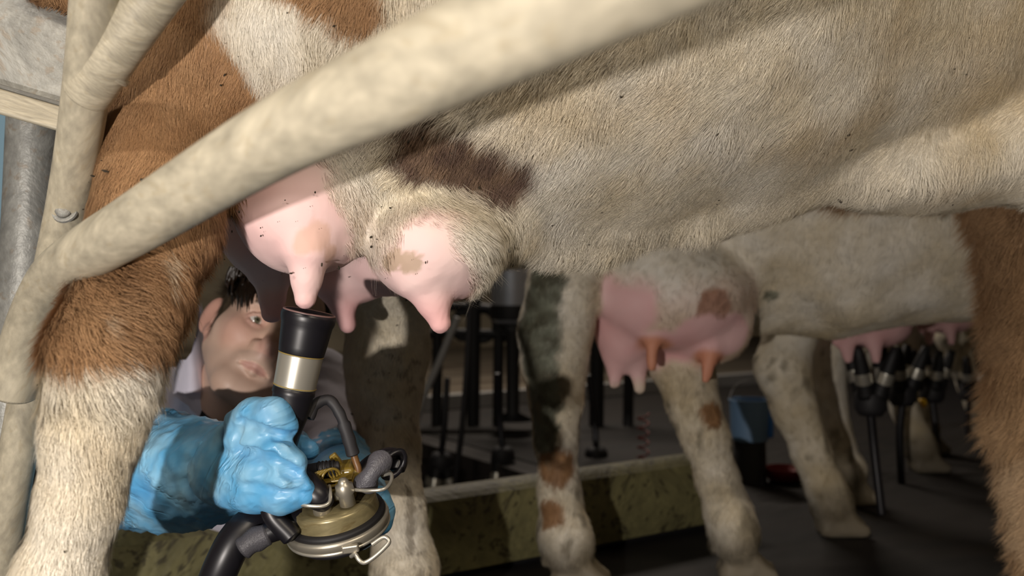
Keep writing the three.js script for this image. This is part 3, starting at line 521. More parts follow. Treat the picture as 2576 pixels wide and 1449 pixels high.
{
  const C = V(0.22, 0, -2.04);
  cowBehind({
    label: 'second cow from the front, its hind leg crusted with green dung at the hock', C, cell: 0.0085, hair: 40000,
    rows: [[-0.30, 1.0, 1.32, 0.12], [-0.12, 0.86, 1.36, 0.21], [0.1, 0.74, 1.37, 0.28], [0.3, 0.6, 1.35, 0.285], [0.5, 0.52, 1.33, 0.295], [0.75, 0.545, 1.33, 0.295], [1.05, 0.575, 1.35, 0.28], [1.35, 0.66, 1.34, 0.22], [1.5, 0.85, 1.3, 0.14]],
    legs: [
      [J(1500, 350, 1.98, 190), J(1440, 580, 1.93, 100), J(1424, 720, 1.9, 86), J(1396, 840, 1.9, 92), J(1394, 910, 1.9, 82), J(1400, 1000, 1.9, 63), J(1402, 1110, 1.9, 52), J(1408, 1240, 1.9, 50), J(1420, 1345, 1.9, 64), J(1428, 1385, 1.9, 54)],
      [J(1720, 600, 2.05, 150), J(1715, 800, 2.0, 92), J(1722, 930, 1.98, 70), J(1742, 1010, 1.97, 62), J(1775, 1100, 1.96, 56), J(1805, 1200, 1.96, 52), J(1832, 1290, 1.96, 58), J(1848, 1350, 1.96, 56)],
    ],
    udder: [[at(1690, 730, 1.93), V(0.165, 0.13, 0.13), 0.03], [at(1570, 830, 1.96), V(0.062, 0.085, 0.07), 0.02], [at(1655, 880, 2.02), V(0.07, 0.055, 0.07), 0.03], [at(1785, 850, 1.93), V(0.075, 0.055, 0.06), 0.016], [at(1835, 810, 1.92), V(0.05, 0.05, 0.05), 0.02]],
    teats: [[at(1545, 900, 1.95), at(1546, 965, 1.945), px(22, 1.95), px(12, 1.95)], [at(1606, 915, 1.95), at(1610, 978, 1.945), px(22, 1.95), px(12, 1.95)], [at(1642, 850, 1.86), at(1640, 922, 1.855), px(22, 1.86), px(12, 1.86)], [at(1788, 880, 1.88), at(1777, 955, 1.875), px(22, 1.88), px(13, 1.88)]],
    patches: [[1800, 770, 0.038], [1400, 1175, 0.042], [1385, 1290, 0.03], [2300, 440, 0.065], [1795, 1040, 0.028]],
    teatTone: [[at(1642, 900, 1.86), 0.05], [at(1782, 930, 1.875), 0.045]],
    muck: [[1385, 660, 0.042], [1372, 710, 0.048], [1362, 760, 0.052], [1350, 810, 0.058], [1345, 860, 0.06], [1350, 910, 0.055], [1362, 960, 0.045], [1366, 1010, 0.036], [1366, 1060, 0.03], [1368, 1105, 0.028], [1905, 800, 0.02], [1945, 745, 0.014], [2390, 530, 0.012]],
    pinks: [[1560, 760, 0.085], [1550, 870, 0.09], [1660, 880, 0.08], [1600, 700, 0.06], [1760, 850, 0.06], [1830, 840, 0.05]], fill: [[at(1800, 740, 2.02), at(2080, 750, 2.06), px(110, 2), px(80, 2)]],
    teatY: 0.46, pinkTop: 0.66,
  });
}
{
  const C = V(0.84, 0, -2.66);
  const third = cowBehind({
    label: 'third cow from the front, pale hind leg between blue bucket and black milking cups', C, cell: 0.012, hair: 12000,
    rows: [[-0.30, 1.0, 1.32, 0.12], [-0.12, 0.86, 1.36, 0.21], [0.1, 0.74, 1.37, 0.28], [0.3, 0.6, 1.35, 0.285], [0.5, 0.56, 1.33, 0.295], [0.75, 0.55, 1.33, 0.295], [1.05, 0.58, 1.35, 0.28], [1.35, 0.66, 1.34, 0.22], [1.5, 0.85, 1.3, 0.14]],
    legs: [
      [J(2080, 560, 2.45, 150), J(2030, 700, 2.4, 96), J(1992, 840, 2.36, 62), J(1968, 925, 2.34, 68), J(1998, 1030, 2.33, 54), J(2040, 1140, 2.32, 46), J(2072, 1225, 2.32, 46), J(2092, 1270, 2.32, 46)],
      [J(2200, 600, 2.75, 130), J(2120, 780, 2.7, 84), J(2080, 880, 2.7, 56), J(2085, 1000, 2.68, 42), J(2110, 1130, 2.66, 40), J(2130, 1185, 2.66, 44)],
    ],
    udder: [[at(2140, 740, 2.5), V(0.17, 0.125, 0.12), 0.03], [at(2200, 820, 2.5), V(0.10, 0.06, 0.08), 0.03]],
    teats: [[at(2105, 830, 2.46), at(2105, 862, 2.46), 0.02, 0.014], [at(2132, 870, 2.46), at(2132, 905, 2.46), 0.02, 0.014], [at(2200, 860, 2.44), at(2205, 905, 2.44), 0.022, 0.014], [at(1965, 812, 2.4), at(1962, 850, 2.4), 0.022, 0.013], [at(1990, 812, 2.4), at(1990, 848, 2.4), 0.022, 0.013]],
    brown: 0.9, pinkTop: 0.64, teatY: 0.46,
  });
  const far = [['fourth cow along the row, pink udder with black milking cups hanging on it', 0.58, 0.80, 0], ['farthest cow of the row, dim behind the black cups at the far right', 1.2, 1.62, 0]];
  for (const [label, x, d, y] of far) { const c = new THREE.Group(); c.name = numbered('cow'); for (const k of third.children) if (k.name === 'body') c.add(k.clone()); c.position.set(x, 0, -d); scene.add(c); tag(c, label, 'cow', 'cows standing side by side beyond the nearest one'); }
}
// ---------------------------------------------------------------- the milker standing in the pit
const skinMat = std({ vertexColors: true, roughness: 0.5 });
{
  const man = thing('person', 'man in white coat and black shirt leaning in, blue gloves on the milking cups', 'person');
  // head, in its own axes: +z face forward, +y crown, +x his left
  const hd = new Field(), B = (a, b, ra, rb, k) => { for (const s of [-1, 1]) hd.bone(V(a[0] * s, a[1], a[2]), V(b[0] * s, b[1], b[2]), ra, rb, k); };
  hd.ell(V(0, 0.035, -0.012), V(0.076, 0.092, 0.096), 0.02);
  hd.ell(V(0, -0.03, 0.034), V(0.061, 0.082, 0.060), 0.04);
  hd.ell(V(0, 0.058, 0.046), V(0.064, 0.05, 0.05), 0.03);
  B([0.055, -0.042, -0.002], [0.026, -0.098, 0.062], 0.021, 0.019, 0.03);
  hd.bone(V(-0.014, -0.106, 0.076), V(0.014, -0.106, 0.076), 0.018, 0.018, 0.03);
  B([0.046, -0.022, 0.062], [0.058, -0.018, 0.035], 0.018, 0.016, 0.03);
  hd.bone(V(-0.042, 0.026, 0.077), V(0, 0.022, 0.088), 0.011, 0.011, 0.02).bone(V(0, 0.022, 0.088), V(0.042, 0.026, 0.077), 0.011, 0.011, 0.02);
  for (const s of [-1, 1]) hd.ell(V(0.032 * s, 0.003, 0.098), V(0.019, 0.0125, 0.02), 0.016, null, true);
  hd.bone(V(0, 0.014, 0.089), V(0, -0.030, 0.111), 0.0085, 0.0105, 0.014).bone(V(0, -0.031, 0.113), V(0, -0.034, 0.112), 0.011, 0.0105, 0.012);
  B([0.0135, -0.037, 0.101], [0.0158, -0.036, 0.095], 0.0082, 0.0082, 0.005);
  for (const s of [-1, 1]) hd.ell(V(0.0075 * s, -0.0465, 0.105), V(0.0045, 0.0045, 0.0065), 0.002, null, true);
  B([0, -0.052, 0.094], [0.020, -0.062, 0.086], 0.010, 0.008, 0.02);     // above the lip
  B([0, -0.0655, 0.0970], [0.025, -0.0695, 0.084], 0.0042, 0.0026, 0.006);
  B([0, -0.0755, 0.0955], [0.021, -0.0715, 0.085], 0.0052, 0.003, 0.006);
  for (const s of [-1, 1]) hd.bone(V(0, -0.0700, 0.106), V(0.025 * s, -0.0704, 0.090), 0.0016, 0.0012, 0.003, true);
  // eyelids
  const lid = (pts, r) => { for (const s of [-1, 1]) for (let i = 0; i + 1 < pts.length; i++) hd.bone(V(pts[i][0] * s, pts[i][1], pts[i][2]), V(pts[i + 1][0] * s, pts[i + 1][1], pts[i + 1][2]), r, r, 0.004); };
  lid([[0.0185, -0.001, 0.0795], [0.0245, 0.0075, 0.085], [0.0325, 0.0100, 0.0865], [0.0405, 0.0065, 0.083], [0.0465, 0.000, 0.076]], 0.0026);
  lid([[0.0185, -0.002, 0.0795], [0.025, -0.0068, 0.084], [0.033, -0.0078, 0.085], [0.041, -0.0055, 0.082], [0.0465, -0.001, 0.076]], 0.0024);
  // ears
  for (const s of [-1, 1]) {
    const q = new THREE.Quaternion().setFromEuler(new THREE.Euler(-0.15, s * -0.75, s * -0.10));
    hd.ell(V(0.084 * s, 0.0, -0.018), V(0.0065, 0.034, 0.021), 0.006, q);
    hd.ell(V(0.088 * s, 0.003, -0.010), V(0.0055, 0.022, 0.0125), 0.004, q, true); hd.bone(V(0.079 * s, 0.006, 0.0), V(0.080 * s, -0.012, -0.001), 0.004, 0.004, 0.005);
    hd.ell(V(0.077 * s, -0.027, -0.006), V(0.008, 0.011, 0.010), 0.008);
  }
  hd.bone(V(0, -0.045, -0.025), V(0.022, -0.105, -0.150), 0.056, 0.060, 0.03); hd.bone(V(0, -0.075, 0.03), V(0.012, -0.105, -0.06), 0.030, 0.040, 0.03);
  const hg = hd.mesh(V(-0.105, -0.175, -0.215), V(0.105, 0.145, 0.135), 0.0023);
  paint(hg, (x, y, z) => {
    const n = fbm(x * 40, y * 40, z * 40); let c = mix3([0.72, 0.475, 0.36], [0.78, 0.54, 0.42], clamp(0.5 + n, 0, 1));
    const ax = Math.abs(x);
    c = mix3(c, [0.66, 0.33, 0.26], 0.55 * smoothstep(Math.hypot(ax - 0.045, y + 0.025, z - 0.07), 0.045, 0.012));
    c = mix3(c, [0.60, 0.30, 0.25], 0.6 * smoothstep(Math.hypot(x, y + 0.036, z - 0.115), 0.028, 0.01));
    if (ax > 0.076 && z < 0.02) c = mix3(c, [0.66, 0.30, 0.24], 0.6);
    const lip = Math.max(0, 1 - Math.hypot(x / 0.025, (y + 0.0705) / 0.0078)); if (z > 0.078) c = mix3(c, [0.58, 0.30, 0.255], 0.8 * smoothstep(lip, 0, 0.3));
    const beard = smoothstep(y, -0.045, -0.07) * smoothstep(z, -0.02, 0.03) + smoothstep(Math.hypot(x / 0.03, (y + 0.056) / 0.008), 1.2, 0.8) * (z > 0.08 ? 1 : 0); c = mix3(c, [0.36, 0.27, 0.225], clamp(beard, 0, 1) * 0.36 * (lip > 0 ? 0 : 1));
    if (z > 0.066 && ax > 0.012 && ax < 0.05) { const brow = Math.hypot((ax - 0.033) / 0.020, (y - 0.0275 + (ax - 0.03) ** 2 * 9) / 0.0046); c = mix3(c, [0.10, 0.06, 0.04], smoothstep(brow, 1.15, 0.7) * 0.9); }
    if (Math.hypot(ax - 0.0325, (y - 0.001) * 1.2, (z - 0.082) * 0.6) < 0.017) c = mix3(c, [0.56, 0.30, 0.25], 0.4);
    return c;
  });
  const HEADC = at(655.8, 855, 1.508), yaw = 0.326, roll = -0.591, pitch = -0.465, SC = 1.0;
  const hq = new THREE.Quaternion().setFromAxisAngle(V(0, 0, 1), roll).multiply(new THREE.Quaternion().setFromAxisAngle(V(0, 1, 0), yaw)).multiply(new THREE.Quaternion().setFromAxisAngle(V(1, 0, 0), pitch));
  const hm = new THREE.Matrix4().compose(HEADC, hq, V(SC, SC, SC)), HL = (x, y, z) => V(x, y, z).applyMatrix4(hm);
  hg.applyMatrix4(hm);
  // torso, arms and legs
  const neck = HL(0.018, -0.098, -0.135), shR = at(395, 1040, 1.66), shL = at(790, 985, 1.72), chest = at(640, 1150, 1.80), hip = V(-0.52, 0.14, -2.16);
  const elR = at(300, 1215, 1.40), wrR = at(545, 1165, 1.09), elL = at(826, 1130, 1.52), wrL = at(868, 1215, 1.22), haL = at(885, 1285, 1.08);
  const body = new Field();
  body.bone(neck, chest, 0.058, 0.10, 0.06).bone(shR, shL, 0.055, 0.055, 0.08).bone(chest, hip, 0.125, 0.135, 0.08);
  body.chain([[shR, 0.052], [elR, 0.042], [wrR, 0.028]], 0.05).chain([[shL, 0.052], [elL, 0.042], [wrL, 0.028], [haL, 0.03]], 0.05);
  for (const s of [-1, 1]) body.chain([[hip.clone().add(V(0.085 * s, -0.02, 0.02)), 0.088], [V(hip.x + 0.11 * s, -0.32, hip.z + 0.03), 0.06], [V(hip.x + 0.11 * s, -0.74, hip.z - 0.02), 0.042]], 0.05);
  const bg = paint(body.mesh(V(-1.05, -0.80, -2.4), V(-0.05, 0.62, -0.98), 0.011), () => [0.62, 0.42, 0.32]);
  part('body', merge2([hg, bg]), skinMat, man);
  function merge2(l) { return mergeGeometries(l.map((g) => { const n = g.clone(); n.deleteAttribute('uv'); return n; })); }
  // eyes
  for (const s of [-1, 1]) {
    const e = new THREE.SphereGeometry(0.0122, 40, 28); const look = V(s * 0 + 0.12, -0.02, 1).normalize();
    paint(e, (x, y, z) => { const a = Math.acos(clamp((x * look.x + y * look.y + z * look.z) / 0.0122, -1, 1)) * 0.0122; return a < 0.0024 ? [0.01, 0.01, 0.01] : a < 0.0058 ? mix3([0.16, 0.15, 0.09], [0.06, 0.055, 0.04], smoothstep(a, 0.0042, 0.0058)) : [0.78, 0.72, 0.68]; });
    e.translate(0.0325 * s, 0.0012, 0.0742).applyMatrix4(hm);
    part('eye', e, new THREE.MeshPhysicalMaterial({ vertexColors: true, roughness: 0.15, clearcoat: 1, clearcoatRoughness: 0.03 }), man);
  }
  // hair: a cap, then locks over it
  const hr = new Field();
  hr.ell(V(0, 0.046, -0.02), V(0.083, 0.094, 0.098), 0.01);
  hr.ell(V(0, -0.055, 0.085), V(0.071, 0.118, 0.075), 0.012, new THREE.Quaternion().setFromAxisAngle(V(1, 0, 0), 0.12), true);
  hr.bone(V(-0.12, -0.04, 0.03), V(0.12, -0.04, 0.03), 0.055, 0.055, 0.01, true); hr.bone(V(-0.13, -0.02, -0.012), V(0.13, -0.02, -0.012), 0.030, 0.030, 0.008, true);
  hr.bone(V(-0.1, -0.1, -0.09), V(0.1, -0.1, -0.09), 0.07, 0.07, 0.01, true);
  for (const s of [-1, 1]) hr.bone(V(0.073 * s, 0.03, 0.018), V(0.073 * s, -0.022, 0.014), 0.009, 0.006, 0.01);
  hr.warp = (x, y, z) => 0.0016 * fbm(x * 60, y * 30, z * 60);
  const hrg = hr.mesh(V(-0.11, -0.09, -0.14), V(0.11, 0.16, 0.12), 0.0028).applyMatrix4(hm);
  const hairSkin = std({ color: 0x3a2a1c, roughness: 0.55 });
  const cap = part('hair', hrg, hairSkin, man);
  const fwd = V(0, -0.35, 0.6).applyQuaternion(hq), down = V(0, -1, 0.15).applyQuaternion(hq), inv = hm.clone().invert(), q0 = V();
  fur('hair_locks', hrg, 5200, (p) => { q0.copy(p).applyMatrix4(inv); const low = q0.y < 0.06; const t = rnd() * 0.5; return { color: [0.085 + t * 0.07, 0.060 + t * 0.05, 0.036 + t * 0.03], len: low ? 0.016 : 0.036, lean: 0.14, spread: 0.0042, flow: low ? down : fwd, wild: 0.45 }; }, man);
  const fr = [];
  const onHead = (x, y, lift) => { for (let d = 1.25; d < 1.7; d += 0.0015) { const p = at(x, y, d), l = p.clone().applyMatrix4(inv); if (Math.min(hd.eval(l.x, l.y, l.z), hr.eval(l.x, l.y, l.z)) < lift) return p; } return at(x, y, 1.45); };
  for (let i = 0; i < 84; i++) {   // wet fringe falling across the tilted forehead in clumps
    const u = rnd(), cl = Math.min(6, Math.floor(u * 7)) / 6, x0 = 566 + u * 92, x1 = lerp(572 + u * 74, 573 + cl * 72, 0.8), low = [752, 772, 786, 778, 790, 770, 760][Math.round(cl * 6)] - rnd() * 34, top = 668 + rnd() * 24;
    fr.push(tube([onHead(x0 + 14, top, 0.002), onHead(x0 + 6, lerp(top, low, 0.35), 0.004), onHead((x0 + x1) / 2, lerp(top, low, 0.7), 0.005), onHead(x1, low, 0.006)], (t) => (0.0020 + 0.0007 * (i % 3)) * (1 - t * 0.85) + 0.0002, 14, 6));
  }
  const fringe = part('fringe', merge(fr), std({ color: 0x21160d, roughness: 0.34 }), cap, 'wet dark strands on the forehead'); fringe.userData.kind = 'stuff';
  // clothes
  const shirt = new Field();
  shirt.bone(at(562, 1050, 1.55), chest, 0.066, 0.118, 0.06).bone(chest, hip, 0.143, 0.15, 0.08).bone(shR, shL, 0.062, 0.062, 0.08);
  shirt.ell(HL(0.0, -0.06, 0.03), V(0.066, 0.076, 0.085), 0.01, null, true);
  part('shirt', shirt.mesh(V(-1.0, -0.1, -2.4), V(0.05, 0.62, -1.45), 0.011), std({ color: 0x0b0b0e, roughness: 0.85 }), man, 'black round-neck shirt');
  const coat = new Field();
  coat.bone(shR.clone().add(V(0.02, 0, 0)), shL, 0.074, 0.074, 0.08).bone(chest, hip, 0.158, 0.165, 0.08).bone(at(640, 1060, 1.78), chest, 0.11, 0.14, 0.08);
  coat.chain([[shR, 0.072], [elR, 0.064]], 0.05).chain([[shL, 0.072], [elL, 0.052], [wrL.clone().lerp(elL, 0.4), 0.046]], 0.05);
  coat.ell(at(640, 1030, 1.60), V(0.075, 0.13, 0.14), 0.012, new THREE.Quaternion().setFromAxisAngle(V(0, 0, 1), -0.15), true);
  coat.ell(HL(-0.005, -0.09, 0.01), V(0.082, 0.09, 0.085), 0.01, null, true);
  coat.bone(hip.clone().add(V(0, 0, 0)), hip.clone().add(V(0, -0.5, 0)), 0.17, 0.2, 0.06);
  coat.bone(at(560, 1220, 1.9), at(350, 1265, 1.95), 0.13, 0.10, 0.06);
  coat.warp = (x, y, z) => 0.006 * Math.abs(fbm(x * 14 + y * 9, y * 16, z * 12)) + 0.004 * fbm(x * 30, y * 30, z * 30);
  const cloth = std({ color: 0xd9d6e6, roughness: 0.85 });
  const coatM = part('coat', coat.mesh(V(-1.05, -0.45, -2.45), V(0.12, 0.64, -1.2), 0.009), cloth, man, 'white work coat');
  // collar and lapels: folded cloth standing round the neck
  const sheet = (rows, th = 0.0035) => {   // rows of points -> a cloth sheet with thickness
    const m = rows.length, n = rows[0].length, p = [], ix = [], nor = [];
    const grid = new THREE.PlaneGeometry(1, 1, n - 1, m - 1); for (let i = 0; i < m; i++) for (let j = 0; j < n; j++) grid.attributes.position.setXYZ(i * n + j, rows[i][j].x, rows[i][j].y, rows[i][j].z);
    grid.computeVertexNormals();
    const b = grid.clone(), bp = b.attributes.position, gn = grid.attributes.normal;
    for (let i = 0; i < bp.count; i++) bp.setXYZ(i, bp.getX(i) - gn.getX(i) * th, bp.getY(i) - gn.getY(i) * th, bp.getZ(i) - gn.getZ(i) * th);
    const bi = b.index.array; for (let i = 0; i < bi.length; i += 3) { const t = bi[i]; bi[i] = bi[i + 1]; bi[i + 1] = t; } b.computeVertexNormals();
    return mergeGeometries([grid, b]);
  };
  part('collar', sheet([
    [at(452, 905, 1.50), at(468, 905, 1.49), at(486, 880, 1.50), at(500, 830, 1.55), at(506, 760, 1.60)],
    [at(440, 935, 1.50), at(470, 940, 1.475), at(495, 930, 1.485), at(508, 880, 1.535), at(512, 790, 1.60)],
    [at(434, 990, 1.51), at(470, 990, 1.47), at(505, 985, 1.475), at(513, 930, 1.525), at(515, 830, 1.60)]]), cloth, coatM, 'turned-up collar');
  part('lapel', sheet([[at(425, 985, 1.52), at(470, 985, 1.485), at(508, 985, 1.49)], [at(425, 1060, 1.53), at(475, 1060, 1.48), at(522, 1060, 1.495)], [at(430, 1160, 1.56), at(485, 1160, 1.5), at(530, 1160, 1.52)]]), cloth, coatM);
  part('lapel', sheet([[at(700, 950, 1.60), at(740, 950, 1.56), at(790, 960, 1.60)], [at(650, 1040, 1.60), at(720, 1040, 1.54), at(800, 1050, 1.60)], [at(640, 1160, 1.62), at(720, 1160, 1.56), at(800, 1160, 1.64)]]), cloth, coatM);
  const tr = new Field();
  for (const s of [-1, 1]) tr.chain([[hip.clone().add(V(0.085 * s, -0.02, 0.02)), 0.105], [V(hip.x + 0.11 * s, -0.32, hip.z + 0.03), 0.082], [V(hip.x + 0.11 * s, -0.70, hip.z - 0.02), 0.068]], 0.05);
  part('trousers', tr.mesh(V(-1.0, -0.8, -2.45), V(-0.05, 0.3, -1.9), 0.014), std({ color: 0x20242c, roughness: 0.85 }), man);
  for (const s of [-1, 1]) { const b = new Field(); b.bone(V(hip.x + 0.11 * s, -0.66, hip.z - 0.02), V(hip.x + 0.11 * s, -0.79, hip.z - 0.01), 0.075, 0.05, 0.03).bone(V(hip.x + 0.11 * s, -0.80, hip.z - 0.02), V(hip.x + 0.12 * s, -0.805, hip.z + 0.15), 0.046, 0.042, 0.03); part('boot', b.mesh(V(hip.x + 0.11 * s - 0.12, -0.86, hip.z - 0.14), V(hip.x + 0.11 * s + 0.12, -0.56, hip.z + 0.24), 0.012), M.rubber, man); }

  // the long blue glove: a hand closed on the milking cup, and a baggy sleeve
  const film = new THREE.MeshPhysicalMaterial({ vertexColors: true, roughness: 0.42, transmission: 0.15, thickness: 0, clearcoat: 0.22, clearcoatRoughness: 0.32, side: THREE.DoubleSide, bumpMap: creaseTex, bumpScale: 0.0022 });
  const BLUE = [0.13, 0.46, 0.80], PALE = [0.36, 0.66, 0.86], DEEP = [0.06, 0.31, 0.70];
  const hand = new Field();
  const F = (pts, k = 0.008) => hand.chain(pts.map(([x, y, d, r]) => J(x, y, d, r)), k);
  hand.chain([J(545, 1160, 1.09, 72), J(590, 1180, 1.035, 78), J(640, 1205, 1.01, 64), J(700, 1222, 1.0, 50)], 0.03);
  hand.bone(at(588, 1092, 1.03), at(562, 1180, 1.055), px(36, 1), px(80, 1), 0.03);
  F([[600, 1066, 1.0, 36], [640, 1046, 0.982, 42], [690, 1050, 0.968, 48], [720, 1076, 0.968, 31]], 0.008);                     // forefinger
  F([[598, 1106, 0.995, 34], [640, 1110, 0.976, 34], [700, 1134, 0.963, 37], [744, 1162, 0.962, 29]], 0.006);                    // middle finger
  F([[600, 1180, 1.0, 48], [650, 1192, 0.982, 42], [722, 1214, 0.967, 38], [770, 1230, 0.966, 22]], 0.012);                    // ring finger
  F([[590, 1235, 1.01, 44], [640, 1240, 0.992, 44], [708, 1252, 0.974, 37], [768, 1250, 0.970, 20]], 0.012);                    // little finger
  F([[620, 1090, 1.06, 32], [690, 1098, 1.05, 29], [740, 1114, 1.03, 27], [778, 1132, 1.005, 25]], 0.014);                     // thumb, round the far side
  // thin film pulled into ridges that run from the knuckles to the wrist
  // thin film pulled into sharp little ridges
  const ridge = (a, b, c) => Math.max(0, 1 - Math.abs(noise(a, b, c)) * 3.2);
  hand.warp = (x, y, z) => { const u = x * 0.85 + y * 0.5, v = y * 0.85 - x * 0.5, m = 0.5 + noise(x * 25, y * 25, z * 25); return (-0.0010 * ridge(u * 14 + 2, v * 66, z * 40) - 0.0006 * ridge(u * 95, v * 30 + 3, z * 60)) * clamp(m + 0.25, 0.1, 1) + 0.0004 * fbm(x * 30, y * 30, z * 30); };
  const groove = (pts, r, k) => { const q = pts.map(([x, y]) => hand.hit(x, y, 0.8, 1.2)); for (let i = 0; i + 1 < q.length; i++) hand.bone(q[i], q[i + 1], r, r, k, true); };
  const warp = hand.warp; hand.warp = null;
  groove([[604, 1060], [630, 1074], [655, 1079], [695, 1095], [728, 1102], [742, 1098]], 0.0066, 0.003);
  groove([[600, 1136], [641, 1146], [683, 1158], [720, 1182], [742, 1196]], 0.0088, 0.003);
  groove([[620, 1222], [680, 1234], [740, 1242], [786, 1242]], 0.0040, 0.006); groove([[606, 1064], [594, 1100], [600, 1134]], 0.0042, 0.006);
  hand.warp = warp;
  const blue = (x, y, z) => mix3(mix3(BLUE, PALE, clamp(0.35 + fbm(x * 22, y * 22, z * 22) * 1.5, 0, 1)), DEEP, clamp(fbm(x * 12 + 8, y * 12, z * 12) * 1.2, 0, 0.5));
  const gm = part('glove', planarUV(paint(hand.mesh(V(-0.40, 0.33, -1.16), V(-0.18, 0.53, -0.88), 0.0022), blue), 3.2), film, man, 'shiny blue plastic glove gripping the cup');
  // sleeve: rings along the forearm with sharp random creases
  const crumple = (rings, seed0, amp) => {
    const m = 64, n = 72, curve = new THREE.CatmullRomCurve3(rings.map((r) => r[0])), rad = (t) => { const q = t * (rings.length - 1), i = Math.min(rings.length - 2, Math.floor(q)); return lerp(rings[i][1], rings[i + 1][1], q - i); };
    const make = (inset) => {
      const g = new THREE.PlaneGeometry(1, 1, m, n), p = g.attributes.position, up = V(0, 1, 0), a = V(), b = V();
      for (let i = 0; i <= n; i++) {
        const t = i / n, c = curve.getPoint(t), tg = curve.getTangent(t); a.crossVectors(up, tg).normalize(); b.crossVectors(tg, a);
        for (let j = 0; j <= m; j++) {
          const th = (j % m) / m * Math.PI * 2, ca = Math.cos(th), sa = Math.sin(th), e = rad(t);
          const r1 = 1 - Math.abs(noise(ca * 2.2 + seed0, sa * 2.2, t * 5)) * 2.2, r2 = 1 - Math.abs(noise(ca * 4.6, sa * 4.6 + seed0, t * 11)) * 2.2;
          const r = e * (1 + amp * (0.55 * Math.max(0, r1) ** 2 + 0.35 * Math.max(0, r2) ** 2 - 0.25) + 0.10 * noise(ca + 5, sa + seed0, t * 2.5)) - inset;
          p.setXYZ(i * (m + 1) + j, c.x + (a.x * ca + b.x * sa) * r, c.y + (a.y * ca + b.y * sa) * r, c.z + (a.z * ca + b.z * sa) * r);
        }
      }
      g.computeVertexNormals();
      const nn = g.attributes.normal;   // close the seam
      for (let i = 0; i <= n; i++) { const q = i * (m + 1), v = V(nn.getX(q) + nn.getX(q + m), nn.getY(q) + nn.getY(q + m), nn.getZ(q) + nn.getZ(q + m)).normalize(); nn.setXYZ(q, v.x, v.y, v.z); nn.setXYZ(q + m, v.x, v.y, v.z); }
      return g;
    };
    return make(0);
  };
  const slv = crumple([[at(610, 1170, 1.045), px(92, 1.04)], [at(575, 1172, 1.06), px(106, 1.06)], [at(520, 1190, 1.10), px(128, 1.1)], [at(450, 1190, 1.16), px(146, 1.16)], [at(390, 1180, 1.23), px(148, 1.23)], [at(320, 1180, 1.31), px(140, 1.31)]], 3.7, 0.13);
  part('glove_sleeve', planarUV(paint(slv, blue), 2.6), film, man, 'baggy crumpled blue plastic sleeve of the glove');
  const lh = new Field();
  lh.chain([[wrL, 0.05], [haL, 0.045]], 0.02);
  for (const [x, y] of [[955, 1250], [968, 1285], [960, 1318], [905, 1352]]) lh.chain([J(885, 1285, 1.09, 50), J(lerp(885, x, 0.7), lerp(1285, y, 0.7), 1.09, 30), J(x, y, 1.06, 26)], 0.01);
  lh.chain([J(860, 1270, 1.09, 36), J(815, 1300, 1.09, 28), J(790, 1340, 1.08, 24)], 0.01);
  lh.warp = hand.warp;
  part('glove', planarUV(paint(lh.mesh(V(-0.32, 0.24, -1.36), V(-0.08, 0.52, -0.99), 0.004), blue), 3.2), film, man, 'blue glove behind the claw');
  const cuff = crumple([[wrL.clone(), 0.036], [wrL.clone().lerp(elL, 0.25), 0.045], [wrL.clone().lerp(elL, 0.55), 0.050]], 8.1, 0.14);
  part('glove_sleeve', planarUV(paint(cuff, blue), 2.6), film, man);
}
// ---------------------------------------------------------------- the milking claw and its cups
const amber = new THREE.MeshPhysicalMaterial({ color: 0x8a7430, roughness: 0.32, transmission: 0.25, thickness: 0, metalness: 0.0, clearcoat: 0.6, clearcoatRoughness: 0.2 });
const metalAmber = std({ map: grime([0.53, 0.49, 0.36], [0.44, 0.38, 0.25], 0.6), roughness: 0.34, metalness: 0.4 });
function cupParts(parent, label) {   // axis +y, rim at the top (y = 0), downwards
  part('mouthpiece', lathe([[0.010, -0.004], [0.0125, 0.0], [0.0262, 0.0016], [0.0285, 0.0002], [0.0294, -0.003], [0.0290, -0.008], [0.0274, -0.0125], [0.0268, -0.018], [0.0252, -0.036], [0.0242, -0.0435], [0.0225, -0.0445], [0.019, -0.044], [0.010, -0.03], [0.010, -0.004]], 56), M.rubber, parent, 'black rubber mouthpiece');
  part('rim_gasket', new THREE.TorusGeometry(0.0268, 0.0014, 8, 56).rotateX(Math.PI / 2).translate(0, 0.0008, 0), std({ color: 0x7a5f5c, roughness: 0.4 }), parent);
  part('shell', lathe([[0.0205, -0.042], [0.0235, -0.0445], [0.0237, -0.046], [0.0230, -0.064], [0.0226, -0.079], [0.0222, -0.0808], [0.021, -0.0808]], 56), M.steel, parent, 'bright steel band');
  for (const [y, r] of [[-0.0448, 0.0236], [-0.0795, 0.0226]]) part('shell_bead', new THREE.TorusGeometry(r, 0.0007, 6, 56).rotateX(Math.PI / 2).translate(0, y, 0), std({ color: 0x8d7a44, roughness: 0.5 }), parent);
  part('lower_shell', lathe([[0.0195, -0.080], [0.0224, -0.082], [0.0228, -0.0875], [0.0215, -0.0895], [0.0212, -0.098], [0.0196, -0.112], [0.0162, -0.130], [0.0142, -0.148], [0.0135, -0.172], [0.0, -0.175]], 48), M.rubber, parent, 'black lower shell');
}
